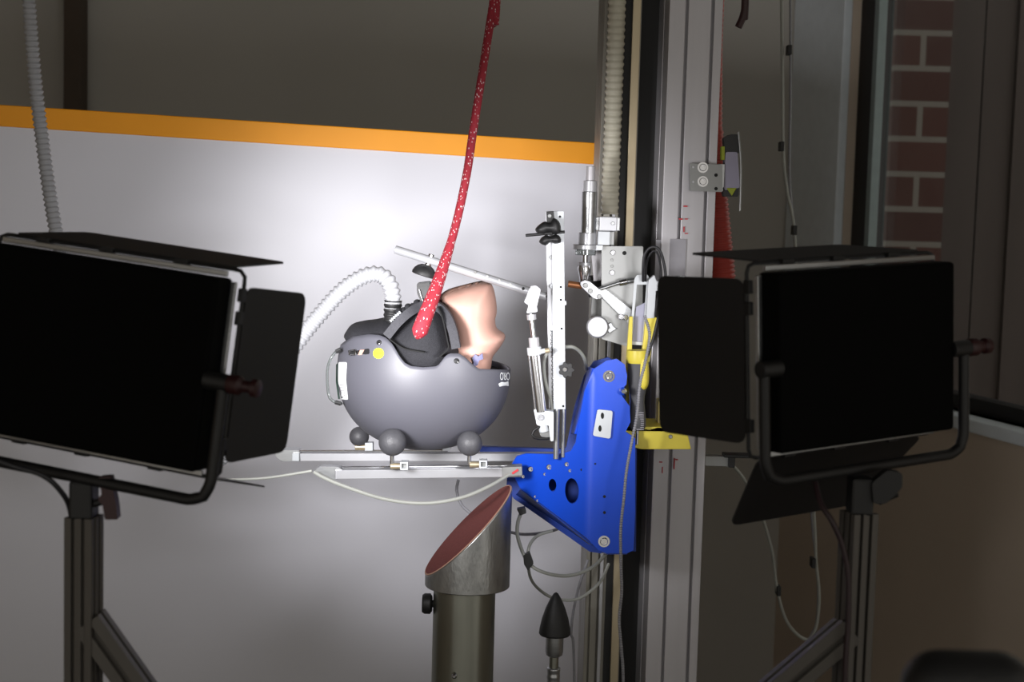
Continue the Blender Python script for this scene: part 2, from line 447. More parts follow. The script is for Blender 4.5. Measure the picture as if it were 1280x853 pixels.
# what stands outside the window
def outer(name, x0, x1, Y, d, m, z0=0, z1=CEIL+.4):
    a, b = P(x0, 200, Y), P(x1, 200, Y)
    return box(name, ((a.x+b.x)/2, Y+d/2, (z0+z1)/2), (abs(b.x-a.x), d, z1-z0), m, bev=0)
t = outer('brick_pier', 1112, 1182, 5.6, .3, 'brick'); tag(t, 'narrow red brick pier with pale mortar outside the window', 'pier')
for i, (x0, x1, yy) in enumerate(((1182, 1222, 5.72), (1224, 1262, 5.74), (1265, 1330, 5.72), (1333, 1420, 5.74))):
    t = outer('cladding_board', x0, x1, yy, .05, 'clad')
    tag(t, ['brown vertical cladding board touching the brick pier outside the window', 'brown vertical board outside the window, second from the brick pier',
            'brown vertical board outside the window, third from the brick pier', 'brown vertical board outside the window, farthest from the brick pier'][i], 'board', 'vertical boards outside the window')
t = outer('outside_wall', 1040, 1560, 5.98, .1, 'clad'); t.name = 'wall_outside'; struct(t)

# ================================================================== WHITE PARTITION
def partition():
    YL, YR = 2.96, 3.06; xl, xr = -260, 800
    def yd(px): return YL+(YR-YL)*(px-0)/747
    def top(px): return 131+(179-131)*px/747
    a, b = P(xl, top(xl), yd(xl)), P(xr, top(xr), yd(xr)); a2, b2 = P(xl, top(xl)+27, yd(xl)), P(xr, top(xr)+27, yd(xr))
    n = Vector(((b-a).y, -(b-a).x, 0)).normalized(); th = .03
    def slab(q0, q1, q2, q3, t0, t1):
        v = [q+(-n)*t for t in (t0, t1) for q in (q0, q1, q2, q3)]
        return v, [[0, 1, 2, 3], [4, 7, 6, 5], [0, 4, 5, 1], [1, 5, 6, 2], [2, 6, 7, 3], [3, 7, 4, 0]]
    root = thing('partition_screen', 'large white partition screen with an orange top band behind the test rig', 'partition', Vector(((a.x+b.x)/2, (a.y+b.y)/2, 0)))
    fa, fb = Vector((a2.x, a2.y, 0)), Vector((b2.x, b2.y, 0))
    link('panel', *slab(a2, b2, fb, fa, 0, th), 'partition', root)
    link('edge_band', *slab(a, b, b2, a2, -.004, th+.004), 'orange', root, bev=.002)
partition()

# ================================================================== COLUMNS
YC = 2.62
def column_at(pxc, pyc, Y): return P(pxc, pyc, Y)
c = column_at(849, 430, YC)
yaw = math.radians(-6.0)
U, Wv = yawed(-yaw)
W1, D1 = .091, .15
sec = section(W1, D1, fg=(.030, .074), sg=(.045, .105), gw=.005, gd=.012)
cc = Vector((c.x, YC+D1/2, 0))
col1 = thing('aluminium_column', 'wide silver slotted aluminium column right of the blue bracket', 'column', cc)
link('profile', *extrude_geo(sec, cc, cc+Vector((0, 0, CEIL)), U, Wv), 'alu', col1, bev=.0012)
# tape, pen marks
pY = YC-.002
def onface(px, py, d=.0008):
    q = P(px, py, YC); return q
for (x, y, w_, h_, mm, nm) in ((847, 322, 20, 46, 'tape', 'grey_tape'), (826, 330, 14, 60, 'tape', 'grey_tape')):
    pbox(nm, x, y, w_, h_, YC-.004 if x > 835 else YC+.0005, .004, mm, col1, bev=0)
for (x, y, w_, h_) in ((857, 258, 5, 1.6), (851, 274, 5, 1.6), (858, 274, 4, 1.2), (855, 287, 1.3, 7), (858, 292, 4, 1.2), (843, 580, 1.3, 14), (846, 575, 3, 1.3), (826, 578, 4, 1.3), (828, 588, 1.2, 8)):
    pbox('red_mark', x, y, w_, h_, YC-.0042, .002, 'red', col1, bev=0)
# guide column with toothed conduit
YG = 2.66
c2 = P(764, 430, YG); W2, D2 = .064, .12
sec2 = section(W2, D2, fg=(.008, .0225, .0385), sg=(.03, .09), gw=.003, gd=.008)
cg = Vector((c2.x-R(.5, YG), YG+D2/2, 0))
col2 = thing('guide_column', 'narrow dull metal guide column left of the wide slotted column', 'column', cg)
link('profile', *extrude_geo(sec2, cg, cg+Vector((0, 0, CEIL)), *yawed(math.radians(2))), 'alu_dark', col2, bev=.001)
box('dark_channel', cg+Vector((.0115, -D2/2-.001, CEIL/2)), (.012, .006, CEIL), 'black', col2, bev=0)
box('bronze_strip', cg+Vector((.0245, -D2/2-.006, CEIL/2)), (.014, .016, CEIL), 'brass', col2, bev=.001)
box('silver_edge', cg+Vector((-.003, -D2/2-.003, CEIL/2)), (.006, .01, CEIL), 'bright', col2, bev=.001)
t = box('gap_shade_strip', Vector((cg.x+.053, YG+.06, CEIL/2)), (.055, .03, CEIL), 'black', bev=.001)  # added black strip: the dark of the gap put into colour
tag(t, 'black full-height strip added as the shade in the gap between the two metal columns', 'strip')
# toothed cream conduit
a = P(771.5, 0, YG-.03); b = P(762, 268, YG-.03)
d = (a-b).normalized(); top_ = b+d*((CEIL-b.z)/d.z)
t = tube('corrugated_conduit', [top_, a.lerp(b, .2), b], R(10.5, YG), 'toothed', seg=14, ribs=.0115, amp=.07, sharp=.4)
tag(t, 'cream corrugated conduit running up the front of the guide column', 'conduit')

# ================================================================== MOUNT PLATE GROUP
YM = 2.53
mp = thing('pulley_mount', 'grey metal mounting plate with a lever and white roller above the blue bracket', 'mount', P(775, 432, YM+.02))
prism('mount_plate', [(752, 308), (804, 308), (803, 405), (786, 434), (752, 424)], YM, .01, 'plate', mp, corner=2)
prism('backing_plate', [(738, 308), (760, 308), (760, 350), (742, 352)], YM+.03, .01, 'alu', mp)
for x, y, r in ((766, 316, 3.2), (765, 341, 3.2)): bolt(x, y, YM, r, mp)
for x, y, r in ((765, 325, 1.8), (765, 333, 1.8), (797, 386, 3)): bolt(x, y, YM, r, mp, 'plate')
lathe('hole', P(780.5, 316.5, YM), (0, -1, 0), [(-.001, R(2.6, YM)), (.0004, R(2.6, YM))], 'hole', mp)
pbox('clamp_block', 760.5, 280, 22, 18, YM-.01, .03, 'bright', mp, bev=.0015)
pbox('clamp_side', 760, 280, 30, 17, YM+.0, .03, 'steel', mp, bev=.001)
bolt(749, 279, YM, 2.4, mp, 'steel'); bolt(766, 279.5, YM-.01, 2.4, mp, 'steel')
pbox('spacer_block', 755, 298, 15, 17, YM-.005, .03, 'white', mp, bev=.001)
pbox('spacer_side', 764.5, 298, 7, 17, YM+.002, .025, 'plate', mp, bev=.001)
prism('dark_backing', [(736, 345), (758, 345), (758, 372), (736, 372)], YM+.045, .02, 'black', mp)
prism('lower_backing', [(740, 366), (757, 366), (757, 400), (738, 400)], YM+.04, .012, 'plate', mp)
# lever
prism('lever_arm', [(743, 362), (752, 358), (803, 398), (803, 416), (786, 405)], YM-.012, .008, 'steel', mp, corner=2)
prism('lever_end', [(725, 353), (731, 350.5), (737, 352), (754, 366), (754, 371), (748, 374.5), (742, 373), (726, 358)], YM-.022, .008, 'bright', mp, corner=3)
for x, y in ((732, 357), (738, 364), (749, 371)): bolt(x, y, YM-.022, 3, mp, 'plate')
rod('copper_peg', P(710, 355, YM-.01), P(727, 357.5, YM-.01), R(4.2, YM), 'wood', mp)
rod('tie_rod', P(743, 364, YM-.015), P(776, 353, YM-.015), R(2.2, YM), 'steel', mp)
rod('tie_rod_nut', P(774, 354, YM-.015), P(784, 352, YM-.015), R(4, YM), 'chrome', mp)
rod('tie_rod_end', P(784, 352, YM-.012), P(804, 349, YM-.012), R(3.2, YM), 'steel', mp)
for x, y in ((776, 396), (782, 397), (762, 411)): bolt(x, y, YM-.012 if x > 770 else YM, 3.6, mp)
prism('wing_nut', [(760, 405), (764, 403), (767, 408), (771, 411), (767, 414), (762, 417), (759, 413), (762, 410)], YM-.005, .006, 'steel', mp)
rol = lathe('roller', P(747, 409, YM-.02), P(747, 409, YM+.06)-P(747, 409, YM-.02), [(0, .010), (0, .016), (.004, .0185), (.012, .0185), (.016, .016), (.03, .016), (.034, .0185), (.045, .0185), (.05, .014)], 'bright', mp, 32)
# ---- electromagnet cylinder
YE = 2.53
mg = thing('magnet_cylinder', 'silver vertical cylinder hanging left of the cream conduit', 'cylinder', P(733, 350, YE))
def vrod(name, x, y0, y1, r0_, m_, par, Y, r1=None, **k):
    a_ = P(x, y0, Y); b_ = P(x-.032*(y1-y0), y1, Y); return rod(name, a_, b_, R(r0_, Y), m_, par, None if r1 is None else R(r1, Y), **k)
vrod('top_cap', 738.5, 208, 236, 5.5, 'alu', mg, YE)
vrod('top_collar', 738, 226, 240, 8.5, 'bright', mg, YE)
vrod('cylinder_body', 737, 240, 292, 9.5, 'steel', mg, YE)
vrod('lower_cap', 734.5, 291, 306, 11, 'bright', mg, YE)
vrod('flange', 732, 306, 312, 16, 'bright', mg, YE)
prism('flange_tab', [(728, 306), (754, 307), (753, 313), (727, 313)], YE-.012, .02, 'white', mg)
vrod('flange_ring', 732, 312, 319, 13, 'clear', mg, YE)
vrod('stem', 731.5, 319, 330, 3.6, 'chrome', mg, YE)
vrod('nut', 731, 328, 333, 7.5, 'bright', mg, YE)
lathe('cone_tip', P(730.8, 332, YE), P(730, 356, YE)-P(730.8, 332, YE), [(0, R(8, YE)), (.006, R(9, YE)), (.018, R(6.5, YE)), (.030, R(5.5, YE))], 'chrome', mg)
for k in range(4):
    aa = .8+k*1.2; q = P(731, 336, YE)
    rod('finger', q+Vector((math.cos(aa)*.010, -abs(math.sin(aa))*.010, .006)), q+Vector((math.cos(aa)*.006, -abs(math.sin(aa))*.007, -.018)), .0022, 'bright', mg, r2=.0013)

# ================================================================== DROP CARRIAGE (blue bracket)
YBk = 2.42
car = thing('drop_carriage', 'blue bracket carriage with two forked arms holding grey support balls', 'carriage', P(765, 690, YBk+.06))
xf = P(737, 600, YBk).x
def fold(x, y, z):
    return (x, y+max(0, xf-x)*.75, z)
outl = [(758, 451), (771, 449), (781, 456), (784, 470), (783, 481), (775, 488), (778, 496), (787, 508), (788, 528), (782, 540), (794, 548), (794, 640), (792, 688), (784, 692), (758, 692), (748, 688), (740, 680), (650, 622), (640, 604), (640, 592), (646, 582), (658, 577), (700, 573), (714, 567), (720, 556), (724, 530), (731, 490), (742, 462)]
prism('front_plate', outl, YBk, .008, 'blue', car, holes=[circ(715.5, 617, 8.5, 24, 16), circ(691.5, 613, 4.8, 20, 8)], warp=fold, grid=.008)
# far plate, set back; shows left of and below the front plate
outb = [(x-6, y-2) for x, y in outl]
outb = [(742, 452), (760, 447), (778, 455), (792, 480), (795, 560), (795, 688), (750, 692), (737, 690), (642, 626), (633, 612), (634, 590), (645, 578), (697, 568), (708, 560), (718, 510), (730, 470)]
def fold2(x, y, z): return (x, y+max(0, xf-x)*.15, z)
prism('rear_plate', outb, YBk+.125, .008, 'blue_shaded', car, warp=fold2, grid=.012)
# webs between the plates
def web(name, q0, q1, m_):
    a0 = Vector(fold(*P(*q0, YBk+.004))); a1 = Vector(fold(*P(*q1, YBk+.004))); b0 = Vector(fold2(*P(q0[0]-6, q0[1]-2, YBk+.13))); b1 = Vector(fold2(*P(q1[0]-6, q1[1]-2, YBk+.13)))
    n = (a1-a0).cross(b0-a0).normalized()*.003
    v = [a0+n, a1+n, b1+n, b0+n, a0-n, a1-n, b1-n, b0-n]
    link(name, v, [[0, 1, 2, 3], [4, 7, 6, 5], [0, 4, 5, 1], [1, 5, 6, 2], [2, 6, 7, 3], [3, 7, 4, 0]], m_, car)
web('upper_web', (743, 461), (721, 545), 'blue'); web('lower_web', (652, 622), (741, 680), 'blue_shaded')
web('foot_web', (758, 691), (784, 691), 'blue_shaded')
prism('side_cheek', [(773, 560), (796, 560), (795, 690), (771, 690)], YBk+.045, .01, 'blue_shaded', car, holes=[circ(788, 622, 6, 20, 24), rnd([(783, 660), (790, 660), (789, 685), (782, 685)], 3)])
def wp(x, y): q = P(x, y, YBk); return fold(q.x, q.y, q.z)[1]
for x, y, r, wsh in ((761, 470.5, 5, True), (755, 677, 5, True)): bolt(x, y, YBk, r, car, 'chrome', washer=wsh)
for x, y, r in ((654, 596, 2.2), (663.5, 586.5, 3.4), (686.5, 584, 3.6), (681, 593, 2), (708.5, 580.5, 3), (712.5, 588.5, 2.2), (669, 621, 1.8), (672, 626, 1.8)):
    bolt(x, y, wp(x, y), r, car, 'chrome')
for x, y, r in ((727, 587.5, 1.6), (755.5, 621, 1.9), (755.5, 641, 1.9), (744, 580, 1.2)):
    lathe('screw_hole', P(x, y, wp(x, y)), (0, -1, 0), [(-.001, R(r, 2.42)), (.0006, R(r, 2.42))], 'hole', car, 14)
lathe('side_stud', P(779, 489, YBk-.004), (0, -1, 0), [(-.01, .006), (.006, .006), (.01, .003)], 'chrome', car)
prism('white_tab', [(747, 512), (766, 514), (763, 549), (741, 545)], YBk-.006, .006, 'white', car, corner=3)
for x, y in ((753, 520), (750, 536)):
    prism('tab_slot', circ(x, y, 2, 16, 4), YBk-.0068, .0012, 'hole', car, bev=0)
# arms
YA1, YA2 = 2.38, 2.60
def arm(name, a_, b_, w_, h_, m_):
    a_, b_ = Vector(a_), Vector(b_); d_ = (b_-a_); L = d_.length; rot = d_.to_track_quat('X', 'Z').to_matrix()
    return box(name, (a_+b_)/2, (L, w_, h_), m_, car, .001, rot)
arm('support_arm', P(418, 592.5, YA1), P(650, 590, 2.47), .020, R(11.5, YA1), 'bright')
arm('arm_rail', P(412, 584.5, YA1+.012), P(650, 582, 2.475), .006, R(2.5, YA1), 'chrome')
prism('arm_end', [(393, 588), (400, 583.5), (424, 584), (430, 590), (428, 598), (416, 601), (398, 597)], YA1-.004, .024, 'steel', car, corner=4)
arm('support_arm', P(352, 571, YA2), P(700, 571, YA2-.01), .020, R(10, YA2), 'bright')
arm('arm_rail', P(352, 564, YA2-.004), P(560, 563.5, YA2), .006, R(2.5, YA2), 'chrome')
prism('arm_end', [(344, 566), (350, 563), (374, 563), (376, 577), (352, 577), (345, 572)], YA2-.012, .03, 'steel', car, corner=3)
pbox('end_block', 369.5, 572, 9, 10, YA2-.018, .02, 'white', car)
arm('cross_arm', P(600, 562, YA2+.03), P(715, 566, YA2+.02), .014, R(9, YA2), 'blue_shaded')
pbox('arm_clamp', 640, 590, 26, 12, 2.45, .03, 'plate', car, ang=-4)
for x, y in ((632, 596), (644, 590)): pbox('red_mark', x, y, 9, 2.5, 2.448, .003, 'red', car, bev=0, ang=-35)
def ball(x, y, rp, Y, mx, my, ymount):
    c_ = P(x, y, Y); r_ = R(rp, Y)
    prof = [(r_*(1-math.cos(math.pi*i/18)), r_*math.sin(math.pi*i/18)) for i in range(19)]
    b_ = lathe('support_ball', c_+Vector((0, 0, r_)), (0, 0, -1), prof, 'rubber_grey', car, 36)
    e = P(mx, my, Y)
    rod('ball_stem', c_-Vector((0, 0, r_*.9)), Vector((c_.x, c_.y, e.z)), R(2.6, Y), 'chrome', car)
    # square tube clamp with opening, and brass fitting
    sx, sy = mx+6, my
    prism('square_clamp', [(sx-5, sy-5), (sx+5, sy-5), (sx+5, sy+5), (sx-5, sy+5)], Y-.012, .02, 'white', car, holes=[[(sx-3, sy-3), (sx+3, sy-3), (sx+3, sy+3), (sx-3, sy+3)]] if Y < 2.5 else [])
    pbox('clamp_core', sx, sy, 8, 8, Y-.004, .01, 'plate', car)
    rod('brass_fitting', P(mx-11, sy, Y), P(mx+3, sy, Y), R(4, Y), 'brass', car)
ball(490.5, 553, 17.5, YA1+.005, 499, 583, 0)
ball(587, 554.5, 16, YA1+.03, 598, 581, 0)
ball(449, 546, 12.5, YA2, 455, 559, 0)
ball(548, 548, 12.5, YA2, 552, 559, 0)
# ---- white thin air line at the arms
t = tube('air_hose', path((272, 600, 2.36), (330, 598, 2.36), (390, 589, 2.36)), R(1.8, 2.36), 'wirewhite', seg=8)
tag(t, 'thin pale air hose running left from the front arm tip', 'hose')
t = tube('air_hose', path((392, 590, 2.355), (404, 597, 2.355), (430, 608, 2.355), (480, 624, 2.355), (530, 629.5, 2.355), (575, 623, 2.36), (610, 609, 2.38), (636, 594, 2.41)), R(2.4, 2.36), 'wirewhite', seg=8)
tag(t, 'pale air hose sagging below the front arm from tip to bracket', 'hose')

# ================================================================== POST, TUBE, STRUT
YP = 2.44
post = thing('clamp_post', 'upright white metal angle post with black knobs left of the blue bracket', 'post', P(694, 570, YP))
a_ = P(700, 264, YP); b_ = P(697, 516, YP)
def vangle():
    sec_ = [Vector(q) for q in ((-.0105, 0), (.0065, 0), (.0065, .022), (.003, .022), (.003, .0035), (-.0105, .0035))]
    return sec_
prism('post_face', [(692, 264), (705, 264), (707, 512), (694, 512)], YP, .006, 'white', post)
prism('post_flange', [(682, 264), (692, 264), (694, 512), (686, 512)], YP+.010, .004, 'bright', post)
prism('post_web', [(690, 265), (692.5, 265), (694.5, 512), (692, 512)], YP+.002, .012, 'white', post)
for x, y in ((700, 271), (701, 359), (701, 375), (702, 411), (704, 508)): lathe('slot_hole', P(x, y, YP), (0, -1, 0), [(-.001, R(1.5, YP)), (.0005, R(1.5, YP))], 'hole', post, 12)
for x, y in ((689, 275), (689, 322)): bolt(x, y, YP+.010, 2.6, post, 'steel')
for x, y in ((690, 358), (690, 410)): bolt(x, y, YP+.008, 3, post, 'white')
rod('lower_rod', P(696.5, 510, YP+.006), P(695, 574, YP+.006), R(3.6, YP), 'steel', post)
rod('lower_rod', P(705, 510, YP+.010), P(703.5, 572, YP+.010), R(2.6, YP), 'steel', post)
rod('pin', P(703, 379, YP+.002), P(708, 379, YP+.002), R(3, YP), 'white', post)
# star knob
kp = P(708, 463, YP-.012)
v = []; star = []
for k in range(48):
    aa = 2*math.pi*k/48; rr = R(9, YP)*(1+.13*math.cos(7*aa)); star.append((708+rr/YP*F*math.cos(aa), 463+rr/YP*F*math.sin(aa)))
kn = prism('star_knob', star, YP-.022, .012, 'rubber', post, bev=.0015)
rod('knob_cap', P(706, 462, YP-.022)+Vector((0, -.003, 0)), P(706, 462, YP-.018), R(3, YP), 'chrome', kn)
rod('knob_shaft', P(707, 463, YP-.012), P(704, 463, YP+.004), R(3, YP), 'steel', kn)
# butterfly rubber clamp on the top
cl = pillow('rubber_clamp', [(669, 287), (674, 281), (681, 277), (687, 279), (692, 273), (698, 276), (701, 284), (699, 292), (692, 293), (686, 290), (680, 293), (673, 292)], YP-.014, .014, 'rubber', post, grid=2.5)
pillow('clamp_wing', [(674, 303), (677, 297), (683, 294), (688, 296), (694, 293), (700, 296), (701, 303), (694, 305), (688, 303), (682, 307)], YP-.014, .013, 'rubber', cl, grid=2.5)
rod('clamp_bar', P(657, 294.5, YP-.014), P(706, 290, YP-.014), R(1.9, YP), 'black', cl)
prism('clamp_block', [(683, 265), (692, 264), (694, 280), (684, 281)], YP-.012, .014, 'black', cl)
bolt(687, 270, YP-.012, 2.5, cl, 'steel')
# strut = pneumatic cylinder
YS = 2.42
st = thing('air_cylinder', 'slim silver air cylinder leaning beside the white post', 'cylinder', P(680, 550, YS))
rod('lower_rod_end', P(676, 513, YS), P(680, 540, YS), R(6, YS), 'white', st)
rod('barrel', P(667, 442, YS), P(676, 515, YS), R(7.2, YS), 'chrome', st)
rod('tie_rod', P(661, 444, YS-.004), P(669, 514, YS-.004), R(1.2, YS), 'chrome', st)
rod('tie_rod', P(673.5, 444, YS-.006), P(680, 514, YS-.006), R(1.4, YS), 'bright', st)
rod('upper_head', P(667, 422, YS), P(669, 444, YS), R(6.5, YS), 'alu', st)
rod('upper_collar', P(667.3, 434, YS), P(668.5, 444, YS), R(9, YS), 'white', st)
rod('port', P(674, 440, YS-.004), P(682, 438.5, YS-.004), R(3, YS), 'white', st)
rod('brass_nut', P(681, 439, YS-.004), P(687, 438, YS-.004), R(3.4, YS), 'brass', st)
rod('piston_rod', P(663.5, 392, YS), P(667, 423, YS), R(3, YS), 'chrome', st)
rod('lock_nut', P(664, 393, YS), P(664.6, 400, YS), R(6, YS), 'bright', st)
prism('clevis', [(658, 372), (662, 360), (673, 361), (674, 370), (670, 376), (672, 390), (658, 392), (661, 382), (655, 378)], YS-.012, .024, 'white', st, corner=2)
prism('clevis_fork', [(663, 358), (670, 357), (676, 362), (671, 384), (664, 384)], YS-.018, .006, 'bright', st, corner=2)
prism('foot_block', [(667, 512), (692, 515), (692, 552), (688, 552), (686, 532), (671, 532)], YS-.006, .022, 'white', st, corner=2)
bolt(676, 522, YS-.006, 4, st, 'bright')
prism('lower_bracket', [(672, 534), (686, 534), (688, 548), (676, 546)], YS, .01, 'steel', st, corner=2)
tube('spring_clip', path((676, 533, YS-.004), (666, 540, YS-.006), (667, 547, YS-.006), (680, 549, YS-.004), (688, 548, YS)), R(1.6, YS), 'black', st, seg=8)
# short air lines beside the cylinder
t = tube('air_hose', path((686, 438, YS), (680, 452, YS+.02), (682, 478, YS+.03), (690, 505, YS+.03), (689, 522, YS+.02)), R(2.2, YS), 'wirewhite', seg=8)
tag(t, 'short pale air hose between the air cylinder and the white post', 'hose')
t = tube('bead_chain', path((690, 412, YS+.03), (690, 430, YS+.03), (691.5, 470, YS+.03), (692, 518, YS+.03)), R(1.6, YS), 'steel', seg=8, ribs=.007, amp=.5)
tag(t, 'thin steel bead chain hanging along the white post', 'chain')
t = tube('air_hose', path((706, 434, YP+.01), (716, 434, YP+.02), (725, 440, YP+.04), (731, 450, YP+.06), (733, 462, YP+.08)), R(2.3, YP), 'wirewhite', seg=8)
tag(t, 'pale air hose arching from the white post to the blue bracket', 'hose')
# perforated tube
YT = 2.46
pt = thing('perforated_tube', 'long silver tube with drilled holes slanting above the helmet', 'tube', P(600, 345, YT))
A0, A1 = P(494, 312, YT), P(692, 374, YT); dT = (A1-A0).normalized(); rT = R(5.2, YT)
sT = [(0, rT*.7), (0, rT), ((A1-A0).length, rT), ((A1-A0).length, rT*.7)]
lathe('tube_body', A0, dT, sT, 'bright', pt, 32)
lathe('open_end', A0-dT*.0004, dT, [(0, rT*.75), (.001, rT*.75)], 'hole', pt)
for i, (x, y, mm) in enumerate(((594, 341, 'chrome'), (609, 346, 'plate'), (624, 351, 'plate'), (638, 356, 'plate'), (654, 361, 'hole'), (684, 371, 'hole'))):
    q = P(x, y, YT-rT+.0004); lathe('drilled_hole', q, (0, -1, 0), [(-.001, R(1.9, YT)), (.0008, R(1.9, YT))], mm, pt, 14)
st_ = thing('rubber_stopper', 'black mushroom-shaped rubber stopper bolted under the slanting tube', 'stopper', P(531, 352, YT))
cA = P(531, 333, YT); ax = P(528, 352, YT)-P(534, 333, YT)
lathe('rubber_cap', P(533.5, 331, YT), ax, [(0, .002), (.001, .008), (.004, .0135), (.009, .0175), (.014, .0195), (.0175, .0195), (.0185, .018), (.018, 0)], 'rubber', st_, 32)
rod('cap_bolt', P(536, 328.5, YT), P(533, 336, YT), R(4, YT), 'chrome', st_)
rod('top_nut', P(539.5, 318, YT), P(537.5, 325, YT), R(3.6, YT), 'chrome', st_)

# ================================================================== HELMET
YH = 2.49
HC = P(530, 462, YH); a_h, b_h, c_h = R(109, YH), .112, R(101.5, YH)
helm = thing('helmet', 'matte dark grey helmet lying upside down on the grey support balls', 'helmet', HC-Vector((0, 0, c_h)))
RIM = [(400, 436), (424, 432), (440, 421), (461, 418), (474, 419), (482, 422), (490, 430), (500, 447), (506, 454), (514, 458), (530, 459.5), (547, 458), (552, 452), (557, 445), (562, 442), (574, 442), (582, 447), (590, 455), (599, 461.5), (640, 462.5), (660, 463)]
def rimy(x):
    for (x0, y0), (x1, y1) in zip(RIM, RIM[1:]):
        if x0 <= x <= x1: return y0+(y1-y0)*(x-x0)/(x1-x0)
    return 440 if x < 400 else 462
def rz(z):
    s = z/c_h
    return max(0, (1-min(1, abs(s))**2.25))**(1/2.15) if s < 0 else 1-.32*s*s-.03*s
def proj(p):
    v = p-Vector((0, 0, CAMZ)); d = v.dot(fwd); return 640+F*v.dot(right)/d, 426.5-F*v.dot(up)/d
def rimz(ph, k=1.):
    z = 0
    for _ in range(6):
        rr = rz(z)*k; q = HC+Vector((a_h*math.cos(ph)*rr, -b_h*abs(math.sin(ph))*rr, z))
        z = P(0, 0, 1).z*0+(P(proj(q)[0], rimy(proj(q)[0]), q.y).z-HC.z)*.7+z*.3
    return z
NP, NL = 180, 40
V = []; Fs = []
for i in range(NP):
    ph = 2*math.pi*i/NP
    # rim height found at the pixel column of this azimuth
    x = a_h*math.cos(ph); px = 530+x*F/YH
    zr = (462-rimy(px))*YH/F - x*0.0      # height above the equator
    zr = rimz(ph)
    for j in range(NL+1):
        if j < 8: z = zr*(1-j/8) if zr > 0 else zr*(j*0+1)+(-c_h*.1-zr)*0
        t_ = j/NL
        z = zr+(-c_h-zr)*math.sin(t_*math.pi/2)
        rr = rz(z)
        V.append(HC+Vector((a_h*math.cos(ph)*rr, b_h*math.sin(ph)*rr, z)))
for i in range(NP):
    for j in range(NL):
        i2 = (i+1) % NP; Fs.append([i*(NL+1)+j, i2*(NL+1)+j, i2*(NL+1)+j+1, i*(NL+1)+j+1])
shell = link('outer_shell', V, Fs, 'helmet', helm, smooth='all')
bm = bmesh.new(); bm.from_mesh(shell.data); bmesh.ops.remove_doubles(bm, verts=bm.verts, dist=1e-5); bmesh.ops.recalc_face_normals(bm, faces=bm.faces)
if sum((f.calc_center_median()-Vector((0, 0, .1))).dot(f.normal) for f in bm.faces) < 0: bmesh.ops.reverse_faces(bm, faces=bm.faces)
bm.to_mesh(shell.data); bm.free()
for q in shell.data.polygons: q.use_smooth = True
s = shell.modifiers.new('thick', 'SOLIDIFY'); s.thickness = .004; s.offset = -1
# foam body inside the shell
V = []; Fs = []
for i in range(72):
    ph = 2*math.pi*i/72; x = a_h*.95*math.cos(ph); px = 530+x*F/YH
    zr = rimz(ph)-.008
    for j, (k, zz) in enumerate([(.60, zr-.012), (.74, zr), (.955, zr)]+[(.955, None)]*8):
        if zz is None: zz = zr+(-c_h*.93-zr)*math.sin((j-2)/8*math.pi/2); k = .955
        rr = rz(zz)
        V.append(HC+Vector((a_h*k*math.cos(ph)*rr, b_h*k*math.sin(ph)*rr, zz)))
n_ = 11
for i in range(72):
    for j in range(n_-1):
        i2 = (i+1) % 72; Fs.append([i*n_+j, i2*n_+j, i2*n_+j+1, i*n_+j+1])
Fs.append([i*n_ for i in range(72)])
link('foam_liner', V, Fs, 'liner', helm, smooth='all')
def onshell(px, py, off=.0006):
    Y = YH-b_h
    for _ in range(12):
        q = P(px, py, Y); z = q.z-HC.z; rr = rz(z); u = (q.x-HC.x)/a_h
        h = rr*rr-u*u
        Y = HC.y-b_h*math.sqrt(max(h, 1e-5))*.5-(HC.y-Y)*.5 if False else HC.y-b_h*math.sqrt(max(h, 1e-5))
    q = P(px, py, Y); n = Vector(((q.x-HC.x)/a_h**2, (q.y-HC.y)/b_h**2, (q.z-HC.z)/c_h**2)).normalized()
    return q+n*off
def decal(name, pts, m_, parent, grid=3, off=.0006, holes=()):
    v, f = fill(pts, holes, grid)
    vv = [onshell(x, y, off) for x, y in v]
    return link(name, vv, f, m_, parent, smooth='all', sol=0)
decal('round_sticker', circ(473.3, 442, 6.8, 24), 'sticker', helm)
decal('sticker_print', [(470, 441), (477, 441), (477, 443), (470, 443)], mat('olive_print', '8f9a18', .6), helm, off=.0009)
decal('white_label', rnd([(423.5, 453), (434, 453), (433, 475), (435.5, 500), (426, 499), (423, 476)], 2), 'paper', helm)
decal('green_tape', [(420.5, 456), (423, 454), (422.5, 476), (425.5, 499), (423, 499), (420.3, 478)], 'green', helm, grid=2)
for k in range(5): decal('label_print', [(425.6+k*.2, 481+k*3.2), (431+k*.2, 481+k*3.2), (431+k*.2, 482+k*3.2), (425.6+k*.2, 482+k*3.2)], 'tape', helm, off=.001)
decal('vent_slot', rnd([(435, 438), (462, 436), (462, 443), (437, 445)], 2), 'liner', helm)
decal('vent_reflector', [(450.5, 438), (456, 437.5), (452.5, 444), (448, 444)], 'skin', helm, off=.001)
tube('vent_buckle', [onshell(438, 439, .002), onshell(446, 438, .003), onshell(446, 444, .003), onshell(438, 444.5, .002), onshell(438, 439, .002)], .0013, 'chrome', helm, seg=8, curved=False, step=.002)
for x, y in ((474, 428.5), (570.5, 451.5)):
    q = onshell(x, y, .0); d_ = (onshell(x, y, .01)-q)
    rv = lathe('rivet', q-d_.normalized()*.001, d_, [(0, .0042), (.0022, .0042), (.003, .0025), (.003, 0)], 'rubber', helm, 20)
    q2 = onshell(x+.8, y+1.5, .003); lathe('rivet_core', q2-d_.normalized()*.002, d_, [(0, .0018), (.0026, .0016), (.003, .0006)], 'chrome', rv, 14)
decal('front_badge', [(622.5, 480), (626, 477.8), (635, 477), (635.5, 482.5), (624, 483.5)], 'paper', helm, grid=2)
